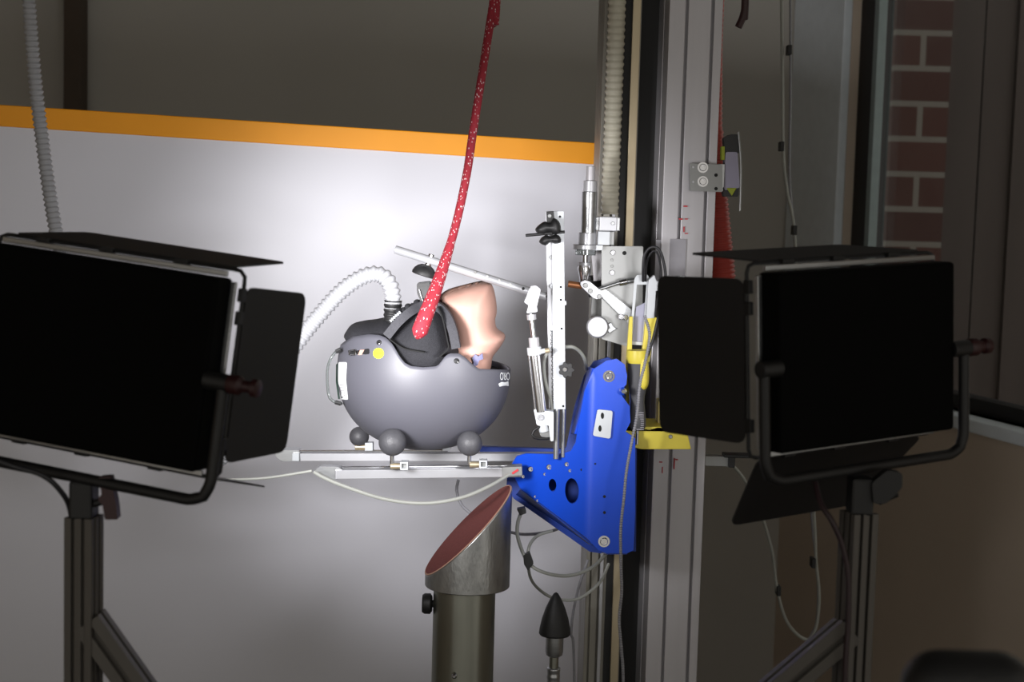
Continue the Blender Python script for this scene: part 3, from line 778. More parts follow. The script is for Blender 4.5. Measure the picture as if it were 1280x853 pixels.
# upside-down lettering, wrapped on the shell
def lettering(body, px, py, hpx):
    cu = bpy.data.curves.new('txt', 'FONT'); cu.body = body; cu.size = 1; cu.align_x = 'CENTER'; cu.align_y = 'CENTER'
    to = bpy.data.objects.new('txt', cu); COL.objects.link(to); dg = bpy.context.evaluated_depsgraph_get(); me = bpy.data.meshes.new_from_object(to.evaluated_get(dg))
    vs = [(q.co.x, q.co.y) for q in me.vertices]; fs = [list(f.vertices) for f in me.polygons]; bpy.data.objects.remove(to)
    return [onshell(px-x*hpx*.55, py+y*hpx*1.35, .0009) for x, y in vs], fs
v, f = lettering('ORO', 630.5, 470, 10)
link('white_lettering', v, f, 'paper', helm)
# rear goggle-strap loop (clear)
tube('rear_strap_loop', path((424, 437, 2.45), (417, 443, 2.44), (410.5, 456, 2.44), (409, 474, 2.44), (411.5, 496, 2.44), (419, 503, 2.44), (427, 505, 2.45)), .0024, 'clear', helm, seg=10)
tube('strap_clip', path((420, 440, 2.44), (426, 437, 2.44)), .0035, 'rubber', helm, seg=8, curved=False)
tube('strap_clip', path((419, 503, 2.44), (426, 505, 2.44)), .0035, 'rubber', helm, seg=8, curved=False)
# soft padding
pillow('neck_roll', [(431, 424), (433, 414), (441, 405), (455, 401), (470, 399), (488, 397), (506, 408), (512, 430), (500, 450), (450, 440)], YH, .062, 'cloth', helm, grid=6)
pillow('cheek_pad', [(476, 424), (490, 405), (508, 391), (521, 381), (535, 378), (548, 381), (560, 392), (567, 406), (572, 425), (577, 445), (560, 470), (530, 478), (500, 468)], YH-.02, .078, 'cloth', helm, grid=6)
def ribbon(name, pts, wpx, Yf, th, m_, parent):
    pp = [Vector((q.x, 0, q.z)) for q in []]
    c_ = catmull([Vector((x, y, 0)) for x, y, *_ in pts], 8); L_ = []; R_ = []
    for i, q in enumerate(c_):
        d_ = (c_[min(i+1, len(c_)-1)]-c_[max(i-1, 0)]).normalized(); n_v = Vector((-d_.y, d_.x, 0))*wpx/2
        L_.append((q+n_v)[:2]); R_.append((q-n_v)[:2])
    V_ = []; F_ = []; n = len(L_)
    ys = catmull([Vector((s_[2] if len(s_) > 2 else Yf, 0, 0)) for s_ in pts], 8)
    for dy in (0, th):
        for i in range(n):
            V_.append(P(*L_[i], ys[i].x)+Vector((0, dy, 0))); V_.append(P(*R_[i], ys[i].x)+Vector((0, dy, 0)))
    for i in range(n-1):
        a, b = 2*i, 2*i+1; F_ += [[a, b, b+2, a+2], [a+2*n, a+2+2*n, b+2+2*n, b+2*n], [a, a+2, a+2+2*n, a+2*n], [b, b+2*n, b+2+2*n, b+2]]
    F_ += [[0, 2*n, 2*n+1, 1], [2*n-2, 2*n-1, 4*n-1, 4*n-2]]
    return link(name, V_, F_, m_, parent, smooth=True)
ribbon('chin_strap', [(483, 421, 2.385), (497, 404, 2.385), (513, 390, 2.395), (530, 382, 2.42), (546, 384, 2.42), (557, 394, 2.40), (565, 412, 2.385), (570, 436, 2.38)], 11, 2.40, .035, 'strap', helm)
ribbon('pad_seam', [(547, 384, 2.40), (553, 398, 2.385), (559, 425, 2.382), (560, 436, 2.382), (549, 447, 2.378)], 1.6, 2.4, .02, 'liner', helm)
ribbon('pad_seam', [(486, 424, 2.385), (505, 436, 2.378), (530, 441, 2.376)], 1.4, 2.4, .02, 'liner', helm)
# buckle and ruffled strap end
prism('buckle', [(521, 354), (538, 352), (540, 362), (536, 376), (541, 388), (530, 391), (526, 378), (521, 366)], 2.43, .022, 'rubber', helm, corner=3)
prism('buckle_bar', [(523, 355), (537, 353.5), (537.5, 358), (523, 359.5)], 2.426, .01, 'black', helm, corner=1)
tube('buckle_edge', path((524, 362, 2.427), (527, 372, 2.427), (531, 383, 2.427)), .001, 'chrome', helm, seg=6)
for i in range(7):
    x = 499+i*5.6; y = 391-i*2.6
    pillow('strap_ruffle', circ(x, y-1.5+(i % 2)*2, 5, 10), 2.44+.004*(i % 2), .012, 'cloth', helm, grid=3, sm=False)
tube('zip_teeth', path((488, 402, 2.425), (494, 396, 2.425), (501, 390, 2.425)), R(1.8, 2.43), 'white', helm, seg=8, ribs=.004, amp=.35)

# ---- headform in the helmet
hf = thing('test_headform', 'upside-down skin-coloured test headform sticking out of the helmet', 'headform', P(590, 470, YH))
pillow('silicone_head', [(553, 382), (553, 372), (560, 366), (575, 360), (592, 355), (606, 352.5), (613, 354), (617, 361), (620, 375), (621, 390), (619, 400), (621, 410), (630, 417), (631, 424), (624, 436), (616, 447), (613, 462), (606, 480), (585, 486), (566, 470), (566, 440), (564, 410)], YH, .062, 'skin', hf, grid=4.5, dmax=30, power=2.2)
pillow('neck_opening', [(550, 371), (560, 362), (580, 356), (600, 351.5), (607, 353), (590, 358), (570, 365), (560, 375), (556, 384)], YH+.012, .03, 'skin_dark', hf, grid=3)
def ondome(x, y): return P(x, y, YH-.063)
prism('blue_stamp', [(590, 448), (594, 443), (598, 446), (603, 442), (604, 449), (599, 451), (597, 457), (591, 459), (592, 453)], YH-.066, .010, 'ink', hf, bev=0)
t = pillow('pink_strap_pad', [(540, 372), (548, 367), (553, 370), (552, 384), (546, 388), (540, 383)], YH+.01, .02, mat('pink_pad', 'c07074', .7), helm, grid=3)

# ================================================================== HOSES, ROPE, CABLES
t = thing('corrugated_hose', 'white corrugated hose arching from the helmet down to the left', 'hose', P(360, 470, 2.5))
hp = path((491, 402, 2.47), (491, 388, 2.47), (491, 372, 2.47), (487, 355, 2.475), (478, 345, 2.48), (464, 343, 2.48), (446, 350, 2.48), (425, 366, 2.48), (402, 391, 2.48), (378, 420, 2.48), (352, 456, 2.48), (325, 500, 2.46), (296, 545, 2.46), (268, 575, 2.50), (200, 560, 2.56), (130, 480, 2.62), (88, 370, 2.64), (70, 290, 2.65), (56, 200, 2.66), (44, 100, 2.66), (36, 0, 2.66), (28, -120, 2.66))
q = hp[-1]; hp.append(Vector((q.x-.05, q.y, CEIL)))
def hr(tt): return R(9.6, 2.5)*(1-.13*min(1, tt/.12)) if tt < .35 else R(8.4, 2.5)
tube('hose_wall', hp, lambda tt: R(9.6, 2.5) if tt < .2 else R(9.6-1.4*min(1, (tt-.2)/.3), 2.5), 'hose', t, seg=18, ribs=.0092, amp=.12, sharp=.6)
tube('hose_cuff', path((490, 408, 2.47), (491.5, 376, 2.47)), R(10.8, 2.5), 'rubber', t, seg=18, curved=False, ribs=.008, amp=.06)
t['label'] = 'corrugated hose arching from the helmet, passing behind the left lamp and hanging from above'

# red rope
t = thing('red_rope', 'red rope with white flecks hanging in front of the helmet', 'rope', P(522, 425, 2.2))
rp = path((521, 424, 2.20), (530, 400, 2.20), (543, 366, 2.22), (556, 328, 2.25), (570, 280, 2.28), (583, 220, 2.30), (592, 160, 2.32), (603, 90, 2.33), (617, 0, 2.34), (624, -60, 2.34))
rp.append(Vector((rp[-1].x+.03, 2.34, CEIL)))
def rr_(tt):
    s_ = tt*1.9
    if s_ < .012: return R(10.2, 2.2)*math.sqrt(max(.02, s_/.012))
    return R(5.4+5.0*max(0, 1-s_/.16)**.8, 2.25)
tube('rope_cord', rp, rr_, 'rope', t, seg=18, step=.003)
# end of red-black tube at top
t = tube('red_black_hose_end', [Vector((P(938, -60, 2.6).x, 2.6, CEIL))]+path((934, -60, 2.6), (932, 0, 2.6), (929, 20, 2.6), (923, 34, 2.6)), R(4.6, 2.6), 'knobred', seg=12)
tag(t, 'short dark red rope end hanging at the top right of the columns', 'rope')

# grey coiled cable in front of the bracket
t = tube('coiled_cable', path((806, 395, 2.40), (812, 420, 2.385), (806, 455, 2.38), (800, 480, 2.38), (796, 520, 2.37), (789, 556, 2.37), (783, 590, 2.36), (780, 622, 2.36), (776, 660, 2.36), (776, 700, 2.37), (777, 740, 2.38), (774, 775, 2.38), (777, 815, 2.38), (779, 853, 2.38), (780, 1000, 2.38), (783, 1400, 2.40)), R(1.9, 2.4), 'wiregrey', seg=8, ribs=.004, amp=.2)
tag(t, 'thin grey coiled cable hanging over the right side of the blue bracket', 'cable')
t = tube('sensor_cable', path((804, 352, 2.47), (804, 335, 2.46), (806, 318, 2.455), (814, 309, 2.45), (824, 312, 2.45), (830, 330, 2.45), (832, 350, 2.45), (829, 375, 2.45), (822, 400, 2.45), (816, 425, 2.45), (808, 450, 2.45)), R(1.9, 2.45), 'wire', seg=8)
tag(t, 'black cable looping over the top of the yellow tool holder', 'cable')
t = tube('sensor_cable', path((807, 352, 2.48), (808, 330, 2.47), (813, 317, 2.465), (820, 314, 2.465), (825, 328, 2.465), (826.5, 350, 2.465), (820, 385, 2.47), (819, 395, 2.47)), R(1.4, 2.45), 'wire', seg=8)
tag(t, 'thinner black cable inside the loop over the tool holder', 'cable')
for pts, lb in (([(783, 556, 2.50), (781, 580, 2.49), (775, 615, 2.48)], 'thin pale wire falling from the yellow bracket beside the coiled cable'),):
    pass
# air lines under the bracket
def hosep(pts, r, lb, mm='wirewhite', nm='air_hose'):
    o_ = tube(nm, path(*pts), R(r, 2.5), mm, seg=8); tag(o_, lb, 'hose'); return o_
hosep([(652, 640, 2.46), (647, 655, 2.46), (648, 675, 2.46), (660, 703, 2.46), (680, 716, 2.47), (710, 720, 2.5), (740, 710, 2.53), (760, 690, 2.58)], 2.3, 'pale air hose curving from the bracket underside past the black clip')
hosep([(690, 664, 2.52), (672, 670, 2.5), (662, 682, 2.48), (660, 700, 2.48), (664, 725, 2.52), (680, 742, 2.56), (700, 750, 2.57), (725, 748, 2.57), (750, 728, 2.58), (761, 705, 2.60)], 2.0, 'lowest pale air hose looping behind the rubber cone')
hosep([(573, 600, 2.62), (571, 615, 2.62), (580, 635, 2.62), (610, 655, 2.62), (650, 668, 2.6), (690, 664, 2.6), (712, 652, 2.58)], 2.0, 'grey air hose passing behind the top of the slanted anvil', 'wiregrey')
hosep([(735, 700, 2.62), (722, 740, 2.62), (714, 790, 2.62), (718, 853, 2.62), (720, 1300, 2.62)], 1.8, 'thin grey hose dropping to the floor beside the guide column', 'wiregrey')
t = prism('hose_clip', [(654, 695), (662, 691), (667, 705), (660, 714), (655, 706)], 2.455, .012, 'rubber', corner=1); tag(t, 'small black clip holding two air hoses together', 'clip')
t = prism('hose_clip', [(646, 637), (656, 635), (658, 642), (650, 645)], 2.45, .015, 'rubber', corner=1); tag(t, 'small black fitting under the tip of the blue bracket', 'clip')
# right-hand lines on the wall
YW = 3.4
def wl(pts, r, lb, mm='wirewhite'):
    o_ = tube('wall_cable', [P(*q) for q in pts], R(r, 3), mm, seg=8); tag(o_, lb, 'cable'); return o_
q = P(976, 0, YW)
wl([(974, -300, YW), (977, 0, YW), (978, 100, YW), (979, 190, YW), (984, 240, YW), (993, 290, YW), (1000, 420, YW), (1010, 560, YW), (1018, 650, YW), (1020, 700, YW), (1024, 745, YW), (1020, 785, YW), (1008, 800, YW), (985, 780, YW), (972, 740, YW), (965, 690, YW), (950, 640, YW), (930, 600, YW), (912, 578, YW-.02)], 2.3, 'long pale cable hanging down and looping up beside the right lamp stand')
wl([(987, -300, YW+.03), (988, 0, YW+.03), (988, 120, YW+.03), (987, 220, YW+.03), (993, 300, YW+.03), (1004, 460, YW+.03), (1014, 640, YW+.03), (1022, 720, YW+.03), (1021, 775, YW+.03), (1012, 798, YW+.03)], 1.8, 'thinner dark cable hanging beside the long pale cable', 'wiregrey')
for i, (x, y) in enumerate(((978, 183), (987.5, 62), (994, 288), (1017.5, 705), (974, 740))):
    t = pbox('cable_clip', x, y, 5, 12, YW-.012, .03, 'rubber'); tag(t, ['black clip on the hanging cables, level with the column bracket', 'topmost black clip on the hanging cables', 'black clip on the cables just above the right lamp', 'black clip on the cable beside the right lamp stand', 'black clip on the looped pale cable near the floor'][i], 'clip', 'clips on the hanging cables')

# ================================================================== COLUMN FITTINGS
br = thing('column_bracket', 'small bolted steel plate on the right edge of the wide column', 'bracket', P(883, 240, YC-.01))
prism('bracket_plate', [(862.5, 204), (903, 206), (903, 240), (862.5, 239)], YC-.010, .006, 'plate', br, corner=1)
for x, y in ((878.5, 209.5), (878.5, 227)): bolt(x, y, YC-.010, 4.5, br, 'chrome', washer=True)
for x, y in ((895, 219), (895, 236)): lathe('screw_hole', P(x, y, YC-.010), (0, -1, 0), [(-.001, .003), (.0006, .003)], 'hole', br, 12)
for x, y in ((866.5, 209), (866.5, 227.5)): lathe('rivet', P(x, y, YC-.010), (0, -1, 0), [(-.001, .0022), (.0015, .0018)], 'bright', br, 12)
lk = thing('sensor_block', 'small grey sensor with dark ends clamped behind the bolted plate', 'sensor', P(914, 245, YC+.0))
prism('sensor_body', [(907, 190), (922, 190), (925, 235), (905, 238)], YC, .03, 'lockgrey', lk, corner=3)
prism('sensor_cap', [(905, 172), (912, 168), (923, 168), (924, 192), (906, 193)], YC+.002, .026, 'rubber', lk, corner=2)
prism('sensor_foot', [(903, 234), (924, 234), (923, 246), (905, 246)], YC+.002, .026, 'rubber', lk, corner=2)
prism('lime_label', [(908, 235), (921, 235), (915, 245)], YC-.001, .02, 'lime', lk)
prism('lime_edge', [(902, 183), (906, 183), (906, 200), (902, 200)], YC-.001, .02, 'lime', lk)
tube('steel_wire', path((923, 165, YC), (926, 200, YC), (926, 235, YC), (925, 264, YC)), R(1.2, YC), 'plate', lk, seg=8)
pbox('sensor_clamp', 902, 222, 8, 34, YC+.002, .03, 'steel', lk)
t = tube('red_spiral_hose', [Vector((P(895, 120, 2.74).x, 2.74, CEIL))]+path((896, 60, 2.74), (893, 170, 2.74), (895, 235, 2.74), (898, 290, 2.74), (902, 345, 2.74), (905, 420, 2.74), (905, 520, 2.74)), lambda tt: R(7+10*max(0, min(1, (tt-.66)/.2)), 2.7), 'redcoil', seg=20, ribs=.0085, amp=.06)
tag(t, 'red spiral hose bulging out behind the right edge of the wide column', 'hose')
rs = thing('cross_rod', 'short horizontal metal bar sticking out right of the column under the lamp', 'bar', P(905, 585, YC))
pbox('bar_body', 897, 577, 42, 13, YC+.01, .02, 'plate', rs); pbox('bar_end', 915, 577, 8, 16, YC+.0, .03, 'black', rs); pbox('bar_top', 922, 571, 34, 4, YC-.004, .03, 'black', rs)

# tool holder with screwdriver
YY = 2.46
th = thing('yellow_tool_holder', 'yellow bracket holding a screwdriver on the wide column', 'holder', P(815, 565, YY))
prism('shelf_band', [(775, 536), (785, 534), (786, 528), (792, 533), (812, 537), (822, 534), (858, 536), (864, 562), (802, 562), (775, 556)], YY, .012, 'yellow', th, bev=.001)
prism('shelf_top', [(775, 533), (858, 535), (858, 541), (775, 539)], YY+.0, .10, 'yellow', th)
prism('upright_block', [(833, 498), (850, 500), (852, 538), (832, 536)], YY+.03, .05, 'yellow', th)
prism('block_back', [(823, 502), (833, 500), (832, 538), (822, 538)], YY+.045, .04, mat('pale_yellow_plastic', 'c9b978', .5), th)
prism('fork_leg', [(787, 396), (791, 396), (790, 440), (787, 448), (786, 530), (782, 530), (783, 450)], YY+.01, .014, 'yellow', th)
prism('fork_leg', [(807, 398), (821, 397), (812, 452), (806, 460), (803, 440)], YY+.01, .02, 'yellow', th)
prism('white_arm', [(811, 350), (818, 344), (821, 352), (836, 351), (850, 345), (858, 346), (856, 356), (836, 362), (820, 364), (818, 398), (808, 399), (810, 360)], YY+.01, .016, 'white', th)
prism('clear_card_holder', [(796, 344), (809, 343), (812, 348), (808, 432), (787, 431), (793, 349)], YY+.022, .003, 'white', th, holes=[[(796, 356), (808, 356), (803, 428), (790, 427)]], corner=2)
prism('card', [(795, 384), (807, 378), (803, 428), (790, 427)], YY+.026, .002, mat('lilac_card', '9d9db0', .6), th)
bolt(838, 546, YY, 2.6, th, 'steel')
sd = thing('screwdriver', 'yellow and grey screwdriver handle standing upright in the yellow bracket', 'screwdriver', P(798, 538, YY))
ax0 = P(797, 440, YY-.012); ax1 = P(797, 539, YY-.012); Ld = (ax1-ax0).length
k_ = R(1, YY)
pr = [(0, 5), (1, 11), (5, 12.5), (14, 12.5), (22, 12), (34, 12.5), (46, 11), (56, 9), (64, 8.5), (74, 9.5), (86, 10.5), (94, 10.3), (98, 8)]
lathe('grey_grip', ax0, ax1-ax0, [(q[0]*k_, q[1]*k_) for q in pr], 'grey_grip', sd, 32)
pr = [(-1, 6), (-2, 13), (4, 13.6), (12, 13.4), (14, 12.8)]
lathe('yellow_collar', ax0, ax1-ax0, [(q[0]*k_, q[1]*k_) for q in pr], 'yellow', sd, 32)
pillow('yellow_inlay', [(797, 446), (808, 446), (811, 458), (811, 478), (807, 487), (800, 486), (796, 474), (797, 460)], YY-.021, .0075, 'yellow', sd, grid=3)
for k in range(9):
    y = 515+k*2.6; c_ = P(799, y, YY-.012)
    rod('grip_rib', c_+Vector((-.0055, -k_*9.4, 0)), c_+Vector((.0065, -k_*9.2, 0)), .0009, 'tape', sd, seg=8)
rod('blade', P(797, 538, YY-.012), P(796, 556, YY-.012), .003, 'chrome', sd)

# ================================================================== ANVIL
YN = 2.42
an = thing('slanted_anvil', 'steel cylinder anvil with a slanted red-brown sandpaper face on a thick post', 'anvil', Vector((P(584, 700, YN).x, YN, 0)))
axx = P(584, 730, YN); rA = R(54, YN); zb = P(583, 732, YN).z; zlo = P(531, 716, YN).z; zhi = P(638, 610, YN).z
KT = .17
def anvil():
    n = 96; V_ = []; nb = 3
    xl, xr = axx.x-rA, axx.x+rA
    for z_k in range(2):
        for i in range(n):
            a = 2*math.pi*i/n; x = axx.x+rA*math.cos(a); y = axx.y+rA*math.sin(a)
            tt = (x-xl)/(xr-xl)
            z = zb if z_k == 0 else zlo+(zhi-zlo)*tt+KT*(y-axx.y)
            V_.append((x, y, z))
    F_ = [list(range(n))[::-1], [i+n for i in range(n)]]+[[i, (i+1) % n, (i+1) % n+n, i+n] for i in range(n)]
    link('anvil_head', V_, F_, 'anvil', an, smooth=True, bev=.0015)
    nn = Vector((-(zhi-zlo), -KT*(xr-xl), (xr-xl))).normalized()
    for nm, k, o0, o1, mm in (('sandpaper_backing', .992, .0004, .0015, 'sandedge'), ('sandpaper', .965, .0015, .0022, 'sand')):
        V_ = []
        for o in (o0, o1):
            for i in range(n):
                a = 2*math.pi*i/n; x = axx.x+rA*k*math.cos(a); y = axx.y+rA*k*math.sin(a); tt = (x-xl)/(xr-xl)
                V_.append(Vector((x, y, zlo+(zhi-zlo)*tt+KT*(y-axx.y)))+nn*o)
        link(nm, V_, F_, mm, an)
anvil()
pz = P(580, 733, YN)
rp_ = R(39.5, YN)
lathe('anvil_post', Vector((axx.x-.004, YN, zb+.004)), (0, 0, -1), [(0, rp_*.99), (.006, rp_), (zb-.03, rp_), (zb-.03, rp_*1.9), (zb+.004, rp_*1.9)], 'tubesteel', an, 48)
kb = P(540, 755, YN)
lathe('clamp_knob', Vector((axx.x-.004-rp_*.95, YN, kb.z)), (-1, 0, 0), [(0, .006), (.004, .006), (.004, .012), (.007, .0165), (.016, .0165), (.02, .014), (.02, .004)], 'rubber', an, 14)
lathe('pin', P(568, 845, YN-rp_-.001), (0, -1, 0), [(-.002, .005), (.004, .004), (.006, .002)], 'chrome', an)

# ================================================================== CONE ANVIL
YK = 2.5
kc = thing('rubber_cone', 'black bullet-shaped rubber cone on a steel threaded rod', 'cone', Vector((P(693, 853, YK).x, YK, 0)))
tip = P(695, 741, YK); px_ = R(1, YK)
lathe('cone_body', tip, (0, 0, -1), [(0, 1*px_), (1.5*px_, 3*px_), (8*px_, 7*px_), (20*px_, 12.5*px_), (34*px_, 17*px_), (46*px_, 19.5*px_), (53*px_, 20.3*px_), (55*px_, 19*px_), (55*px_, 0)], 'rubber', kc, 40)
lathe('steel_sleeve', tip+Vector((0, 0, -54*px_)), (0, 0, -1), [(0, 11.5*px_), (22*px_, 11.5*px_), (27*px_, 10.5*px_), (29*px_, 8*px_)], 'steel', kc, 32)
rod('rod', tip+Vector((0, 0, -82*px_)), tip+Vector((0, 0, -100*px_)), 6*px_, 'tubesteel', kc)
kz = tip.z-.95*.0
tube('threaded_rod', [tip+Vector((0, 0, -98*px_)), Vector((tip.x, tip.y, .02))], 8.4*px_, 'steel', kc, seg=20, curved=False, ribs=.012, amp=.03)
lathe('foot', Vector((tip.x, tip.y, .03)), (0, 0, -1), [(0, .03), (.005, .06), (.03, .06)], 'black', kc)

# ================================================================== LED PANEL LIGHTS
def rmat(yaw_, pitch_, roll_):
    """columns: u right, n facing direction (+y), v up"""
    return Matrix.Rotation(yaw_, 3, 'Z') @ Matrix.Rotation(pitch_, 3, 'X') @ Matrix.Rotation(roll_, 3, 'Y')
def lamp(name, label, C, yaw_, pitch_, roll_, Wl, Hl, led, doors, kn_side):
    Rm = rmat(yaw_, pitch_, roll_)
    T = lambda x, y, z: C+Rm @ Vector((x, y, z))
    root = thing(name, label, 'lamp', T(0, .02, -Hl/2-.03), 'LED panel lamps')
    dp = .035
    def lbox(nm, c_, s_, mm, par=root, bev=.001):
        return box(nm, T(*c_), s_, mm, par, bev, Rm)
    lbox('housing', (0, dp/2, 0), (Wl, dp, Hl), 'lampback', bev=.004)
    lbox('diffuser', (0, dp+.002, 0), (Wl-.012, .004, Hl-.012), led)
    ld = bpy.data.lights.new('panel_light', 'AREA'); ld.shape = 'RECTANGLE'; ld.size = Wl-.02; ld.size_y = Hl-.02
    ld.energy = LEFT_LAMP if kn_side == 1 and yaw_ < 0 else RIGHT_LAMP; ld.color = (1, .985, 1); ld.spread = math.radians(54)
    lo = bpy.data.objects.new('panel_light', ld); COL.objects.link(lo); lo.parent = root
    lo.location = T(0, dp+.0055, 0)-root.location
    lo.rotation_euler = (Rm @ Matrix.Rotation(math.radians(90), 3, 'X')).to_euler()
    # accessory frame: round bar following the outline, held off by small hinges
    g = .009
    fr = [T(x, dp+.006, z) for x, z in rnd([(-Wl/2-g, -Hl/2-g), (Wl/2+g, -Hl/2-g), (Wl/2+g, Hl/2+g), (-Wl/2-g, Hl/2+g)], .01)]
    tube('accessory_frame', fr+[fr[0]], .0022, 'black', root, seg=8, curved=False, step=.008)
    # silver rim strips at the edge of the housing, lit by the panel
    for nm, c_, s_ in (('rim_strip', (0, dp*.8, Hl/2+.004), (Wl*.97, .004, .006)), ('rim_strip', (0, dp*.8, -Hl/2-.004), (Wl*.97, .004, .006)), ('rim_strip', (Wl/2+.004, dp*.8, 0), (.006, .004, Hl*.97)), ('rim_strip', (-Wl/2-.004, dp*.8, 0), (.006, .004, Hl*.97))):
        lbox(nm, c_, s_, 'steel')
    for x in (-.33, -.05, .27):
        lbox('hinge', (x*Wl, dp+.004, Hl/2+g), (.016, .01, .006), 'black')
        lbox('hinge', (x*Wl, dp+.004, -Hl/2-g), (.016, .01, .006), 'black')
    for z in (-.36, .3, .42):
        for sx in (-1, 1): lbox('hinge', (sx*(Wl/2+g), dp+.004, z*Hl), (.006, .01, .014), 'black')
    # barn doors: hinge line, opening angle from the facing direction, length, taper
    for side, ang, ln, tap in doors:
        hz = dp+.008
        if side in 'TB':
            s_ = 1 if side == 'T' else -1
            W0 = Wl*.96; pts = rnd([(-W0/2, 0), (W0/2, 0), (W0/2+tap, ln), (-W0/2-tap, ln)], .014)
            dirn = Vector((0, math.cos(ang), s_*math.sin(ang))); nrm = Vector((0, -s_*math.sin(ang), math.cos(ang)))
            o = Vector((0, hz, s_*(Hl/2+g+.002))); along = Vector((1, 0, 0))
        else:
            s_ = 1 if side == 'R' else -1
            W0 = Hl*.93; pts = rnd([(-W0/2, 0), (W0/2, 0), (W0/2+tap, ln), (-W0/2-tap, ln)], .014)
            dirn = Vector((s_*math.sin(ang), math.cos(ang), 0)); nrm = Vector((math.cos(ang), -s_*math.sin(ang), 0))
            o = Vector((s_*(Wl/2+g+.002), hz, 0)); along = Vector((0, 0, 1))
        V_ = [T(*(o+along*p_[0]+dirn*p_[1]+nrm*e)) for e in (-.0009, .0009) for p_ in pts]; n = len(pts)
        F_ = [list(range(n))[::-1], [i+n for i in range(n)]]+[[i, (i+1) % n, (i+1) % n+n, i+n] for i in range(n)]
        link('barn_door', V_, F_, 'door', root)
    # yoke
    yx = Wl/2+.018; yb = -Hl/2-.028; yy_ = .004
    yk = [T(-yx, yy_, .0), T(-yx, yy_, yb+.02), T(-yx+.006, yy_, yb+.006), T(-yx+.02, yy_, yb), T(yx-.02, yy_, yb), T(yx-.006, yy_, yb+.006), T(yx, yy_, yb+.02), T(yx, yy_, 0)]
    yo = tube('yoke', yk, .006, 'black', root, seg=12, curved=False)
    for sx in (-1, 1):
        o_ = rod('tilt_pivot', T(sx*(Wl/2-.002), yy_, -.004), T(sx*(yx+.006), yy_, -.004), .009, 'black', root)
    sx = kn_side
    k1 = lathe('tilt_knob', T(sx*(yx+.004), yy_, -.004), Rm @ Vector((sx, 0, 0)), [(0, .008), (.004, .010), (.014, .010), (.018, .006), (.026, .006), (.028, .009), (.034, .009), (.035, .004)], 'knobred', root, 16)
    return T, Wl, Hl, yb
YLp = 1.55
CL = P(108, 444, YLp)
TL, *_ , ybL = lamp('led_panel_lamp', 'black panel lamp with open barn doors at the left edge, seen from behind', CL, math.radians(-16), math.radians(-3), math.radians(5.8), .270, .196, 'led_left',
     (('T', math.radians(3), .135, -.004), ('R', math.radians(7), .118, -.004), ('L', math.radians(25), .135, -.004), ('B', math.radians(10), .13, .012)), 1)
CR = P(1089, 444, 1.62)
TR, *_ , ybR = lamp('led_panel_lamp', 'black panel lamp with open barn doors right of the wide column, seen from behind', CR, math.radians(31), math.radians(-1), math.radians(-3), .250, .186, 'led_right',
     (('T', math.radians(2), .125, -.008), ('L', math.radians(9), .125, 0), ('R', math.radians(25), .125, -.004), ('B', math.radians(48), .12, -.026)), 1)
# stands
def stand(label, base, ztop, yaw_, brace, kside):
    """base: xy of the column axis; ztop: top of slotted column"""
    root = thing('lamp_stand', label, 'stand', Vector((base.x, base.y, 0)), 'lamp stands')
    u, wv = yawed(yaw_)
    s_ = section(.030, .030, fg=(.0095, .0205), sg=(.0095, .0205), gw=.0035, gd=.006)
    b0 = Vector((base.x, base.y, .05))
    link('slotted_column', *extrude_geo(s_, b0, Vector((base.x, base.y, ztop)), u, wv), 'postmat', root, bev=.0008)
    box('head_block', Vector((base.x, base.y, ztop+.018)), (.024, .03, .04), 'black', root, .003)
    # foot: slotted base bars
    for ang in (yaw_, yaw_+math.pi/2):
        d_ = Vector((math.cos(ang), math.sin(ang), 0)); n_ = Vector((-d_.y, d_.x, 0))
        s2 = section(.034, .034, fg=(.017,), sg=(.017,), gw=.005, gd=.006)
        link('foot_bar', *extrude_geo(s2, Vector((base.x, base.y, .022))-d_*.22, Vector((base.x, base.y, .022))+d_*.22, n_, Vector((0, 0, 1))), 'postmat', root, bev=.0008)
    a, b = brace
    d_ = (b-a).normalized(); n_ = d_.cross(Vector((0, 1, 0))).normalized()
    s3 = section(.030, .030, fg=(.015,), sg=(.015,), gw=.006, gd=.007)
    link('brace', *extrude_geo(s3, a, b, n_, Vector((0, 1, 0)).cross(Vector((0,0,0))) if False else d_.cross(n_)), 'postmat', root, bev=.0008)
    q = Vector((base.x+kside*.017, base.y-.006, ztop+.014))
    return root, q
M['postmat'] = mat('dull_slotted_aluminium', '4f4b46', .5, .3, .05, 8, stretch=(6, 6, .3))
bL = P(105, 645, YLp+.01)
rL, q = stand('slotted metal stand carrying the left panel lamp', bL, bL.z, math.radians(-10), (P(112, 775, YLp+.01), P(112, 775, YLp+.01)+Vector((.30, 0, -.42))), 1)
rod('lock_stem', q-Vector((.006, 0, 0)), q+Vector((.008, 0, .004)), .004, 'black', rL)
prism('lock_handle', [(123, 597), (138, 596), (141, 612), (145, 630), (147, 650), (131, 650), (128, 632), (122, 624), (127, 618)], YLp-.012, .014, 'knobred', rL, corner=2, bev=.003)
bR = P(1074, 640, 1.62)
rR, q = stand('slotted metal stand carrying the right panel lamp', bR, bR.z, math.radians(20), (P(1062, 785, 1.62), P(1062, 785, 1.62)+Vector((-.30, 0, -.28))), 1)
rod('lock_stem', q, q+Vector((.02, 0, .01)), .006, 'black', rR)
prism('lock_handle', [(1090, 604), (1110, 588), (1128, 592), (1128, 610), (1108, 630), (1092, 630)], 1.60, .014, 'black', rR, corner=4, bev=.003)
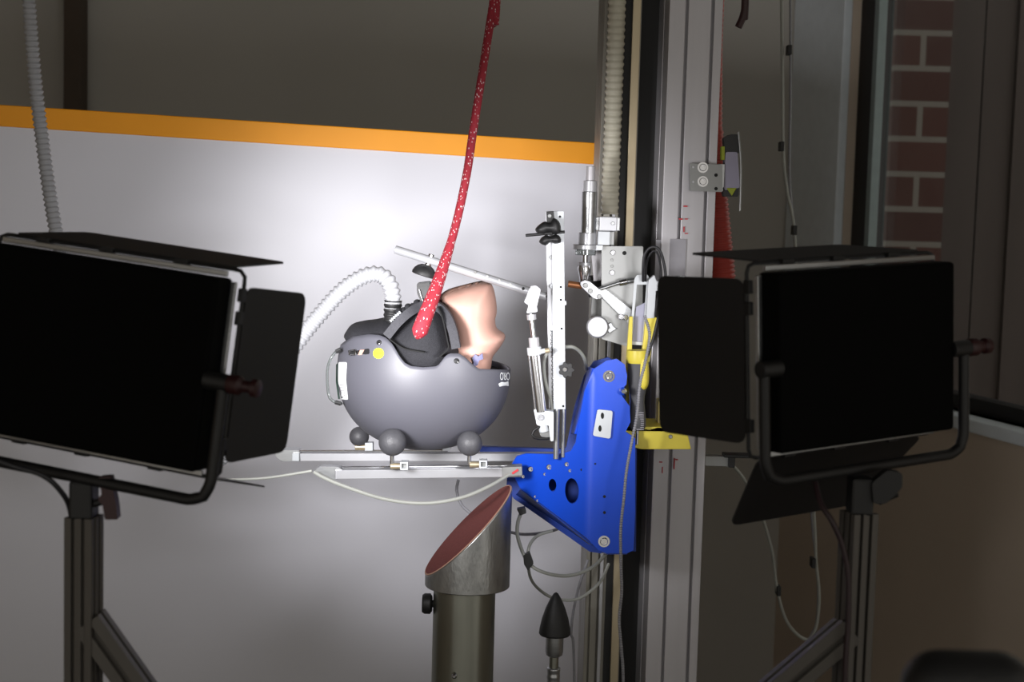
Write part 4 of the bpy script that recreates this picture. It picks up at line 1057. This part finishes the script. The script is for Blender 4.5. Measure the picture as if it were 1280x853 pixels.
# lamp cables
t = tube('power_cable', path((-60, 560, 1.56), (-10, 574, 1.53), (20, 584, 1.53), (52, 594, 1.53), (74, 612, 1.54), (88, 640, 1.56), (90, 700, 1.575), (88, 853, 1.58), (86, 1100, 1.58)), R(3.4, 1.55), 'wire', seg=10); tag(t, 'black power cable curving under the left lamp to its stand', 'cable')
t = tube('power_cable', path((1018, 600, 1.62), (1026, 630, 1.60), (1040, 652, 1.59), (1052, 680, 1.59), (1060, 720, 1.59), (1060, 780, 1.59), (1056, 853, 1.59), (1050, 1100, 1.59)), R(3.6, 1.6), mat('dark_maroon_cable', '241015', .5), seg=10); tag(t, 'dark maroon power cable hanging from the right lamp down its stand', 'cable')

# ================================================================== CHAIR, foreground corner
YX = 0.95
ch = thing('office_chair', 'dark blurred chair back with blue side at the bottom right corner', 'chair', Vector((P(1215, 900, YX).x, YX, 0)))
cz = P(1215, 815, YX).z
cx = P(1208, 900, YX).x
def rbox(nm, c_, s_, mm, bev, rot=None): return box(nm, c_, s_, mm, ch, bev, rot, seg=6, smooth=True)
rbox('backrest', (cx, YX, cz-.10), (.085, .05, .20), 'rubber', .0245)
rbox('backrest_cover', (cx+.075, YX+.03, cz-.12), (.12, .04, .20), 'navy', .019)
rbox('seat', (cx+.04, YX-.21, cz-.36), (.36, .34, .07), 'navy', .03)
rod('gas_lift', (cx+.04, YX-.25, .08), (cx+.04, YX-.25, cz-.38), .025, 'black', ch)
box('back_bracket', (cx+.03, YX+.03, cz-.27), (.05, .02, .22), 'black', ch, .004)
for k in range(5):
    a = 2*math.pi*k/5+.3; d_ = Vector((math.cos(a), math.sin(a), 0)); b0 = Vector((cx+.04, YX-.25, .09))
    l_ = rod('leg', b0, b0+d_*.24-Vector((0, 0, .03)), .016, 'black', ch, r2=.010)
    rod('caster', b0+d_*.24+d_.cross(Vector((0, 0, 1)))*.012+Vector((0, 0, -.065)), b0+d_*.24-d_.cross(Vector((0, 0, 1)))*.012+Vector((0, 0, -.065)), .025, 'black', l_)
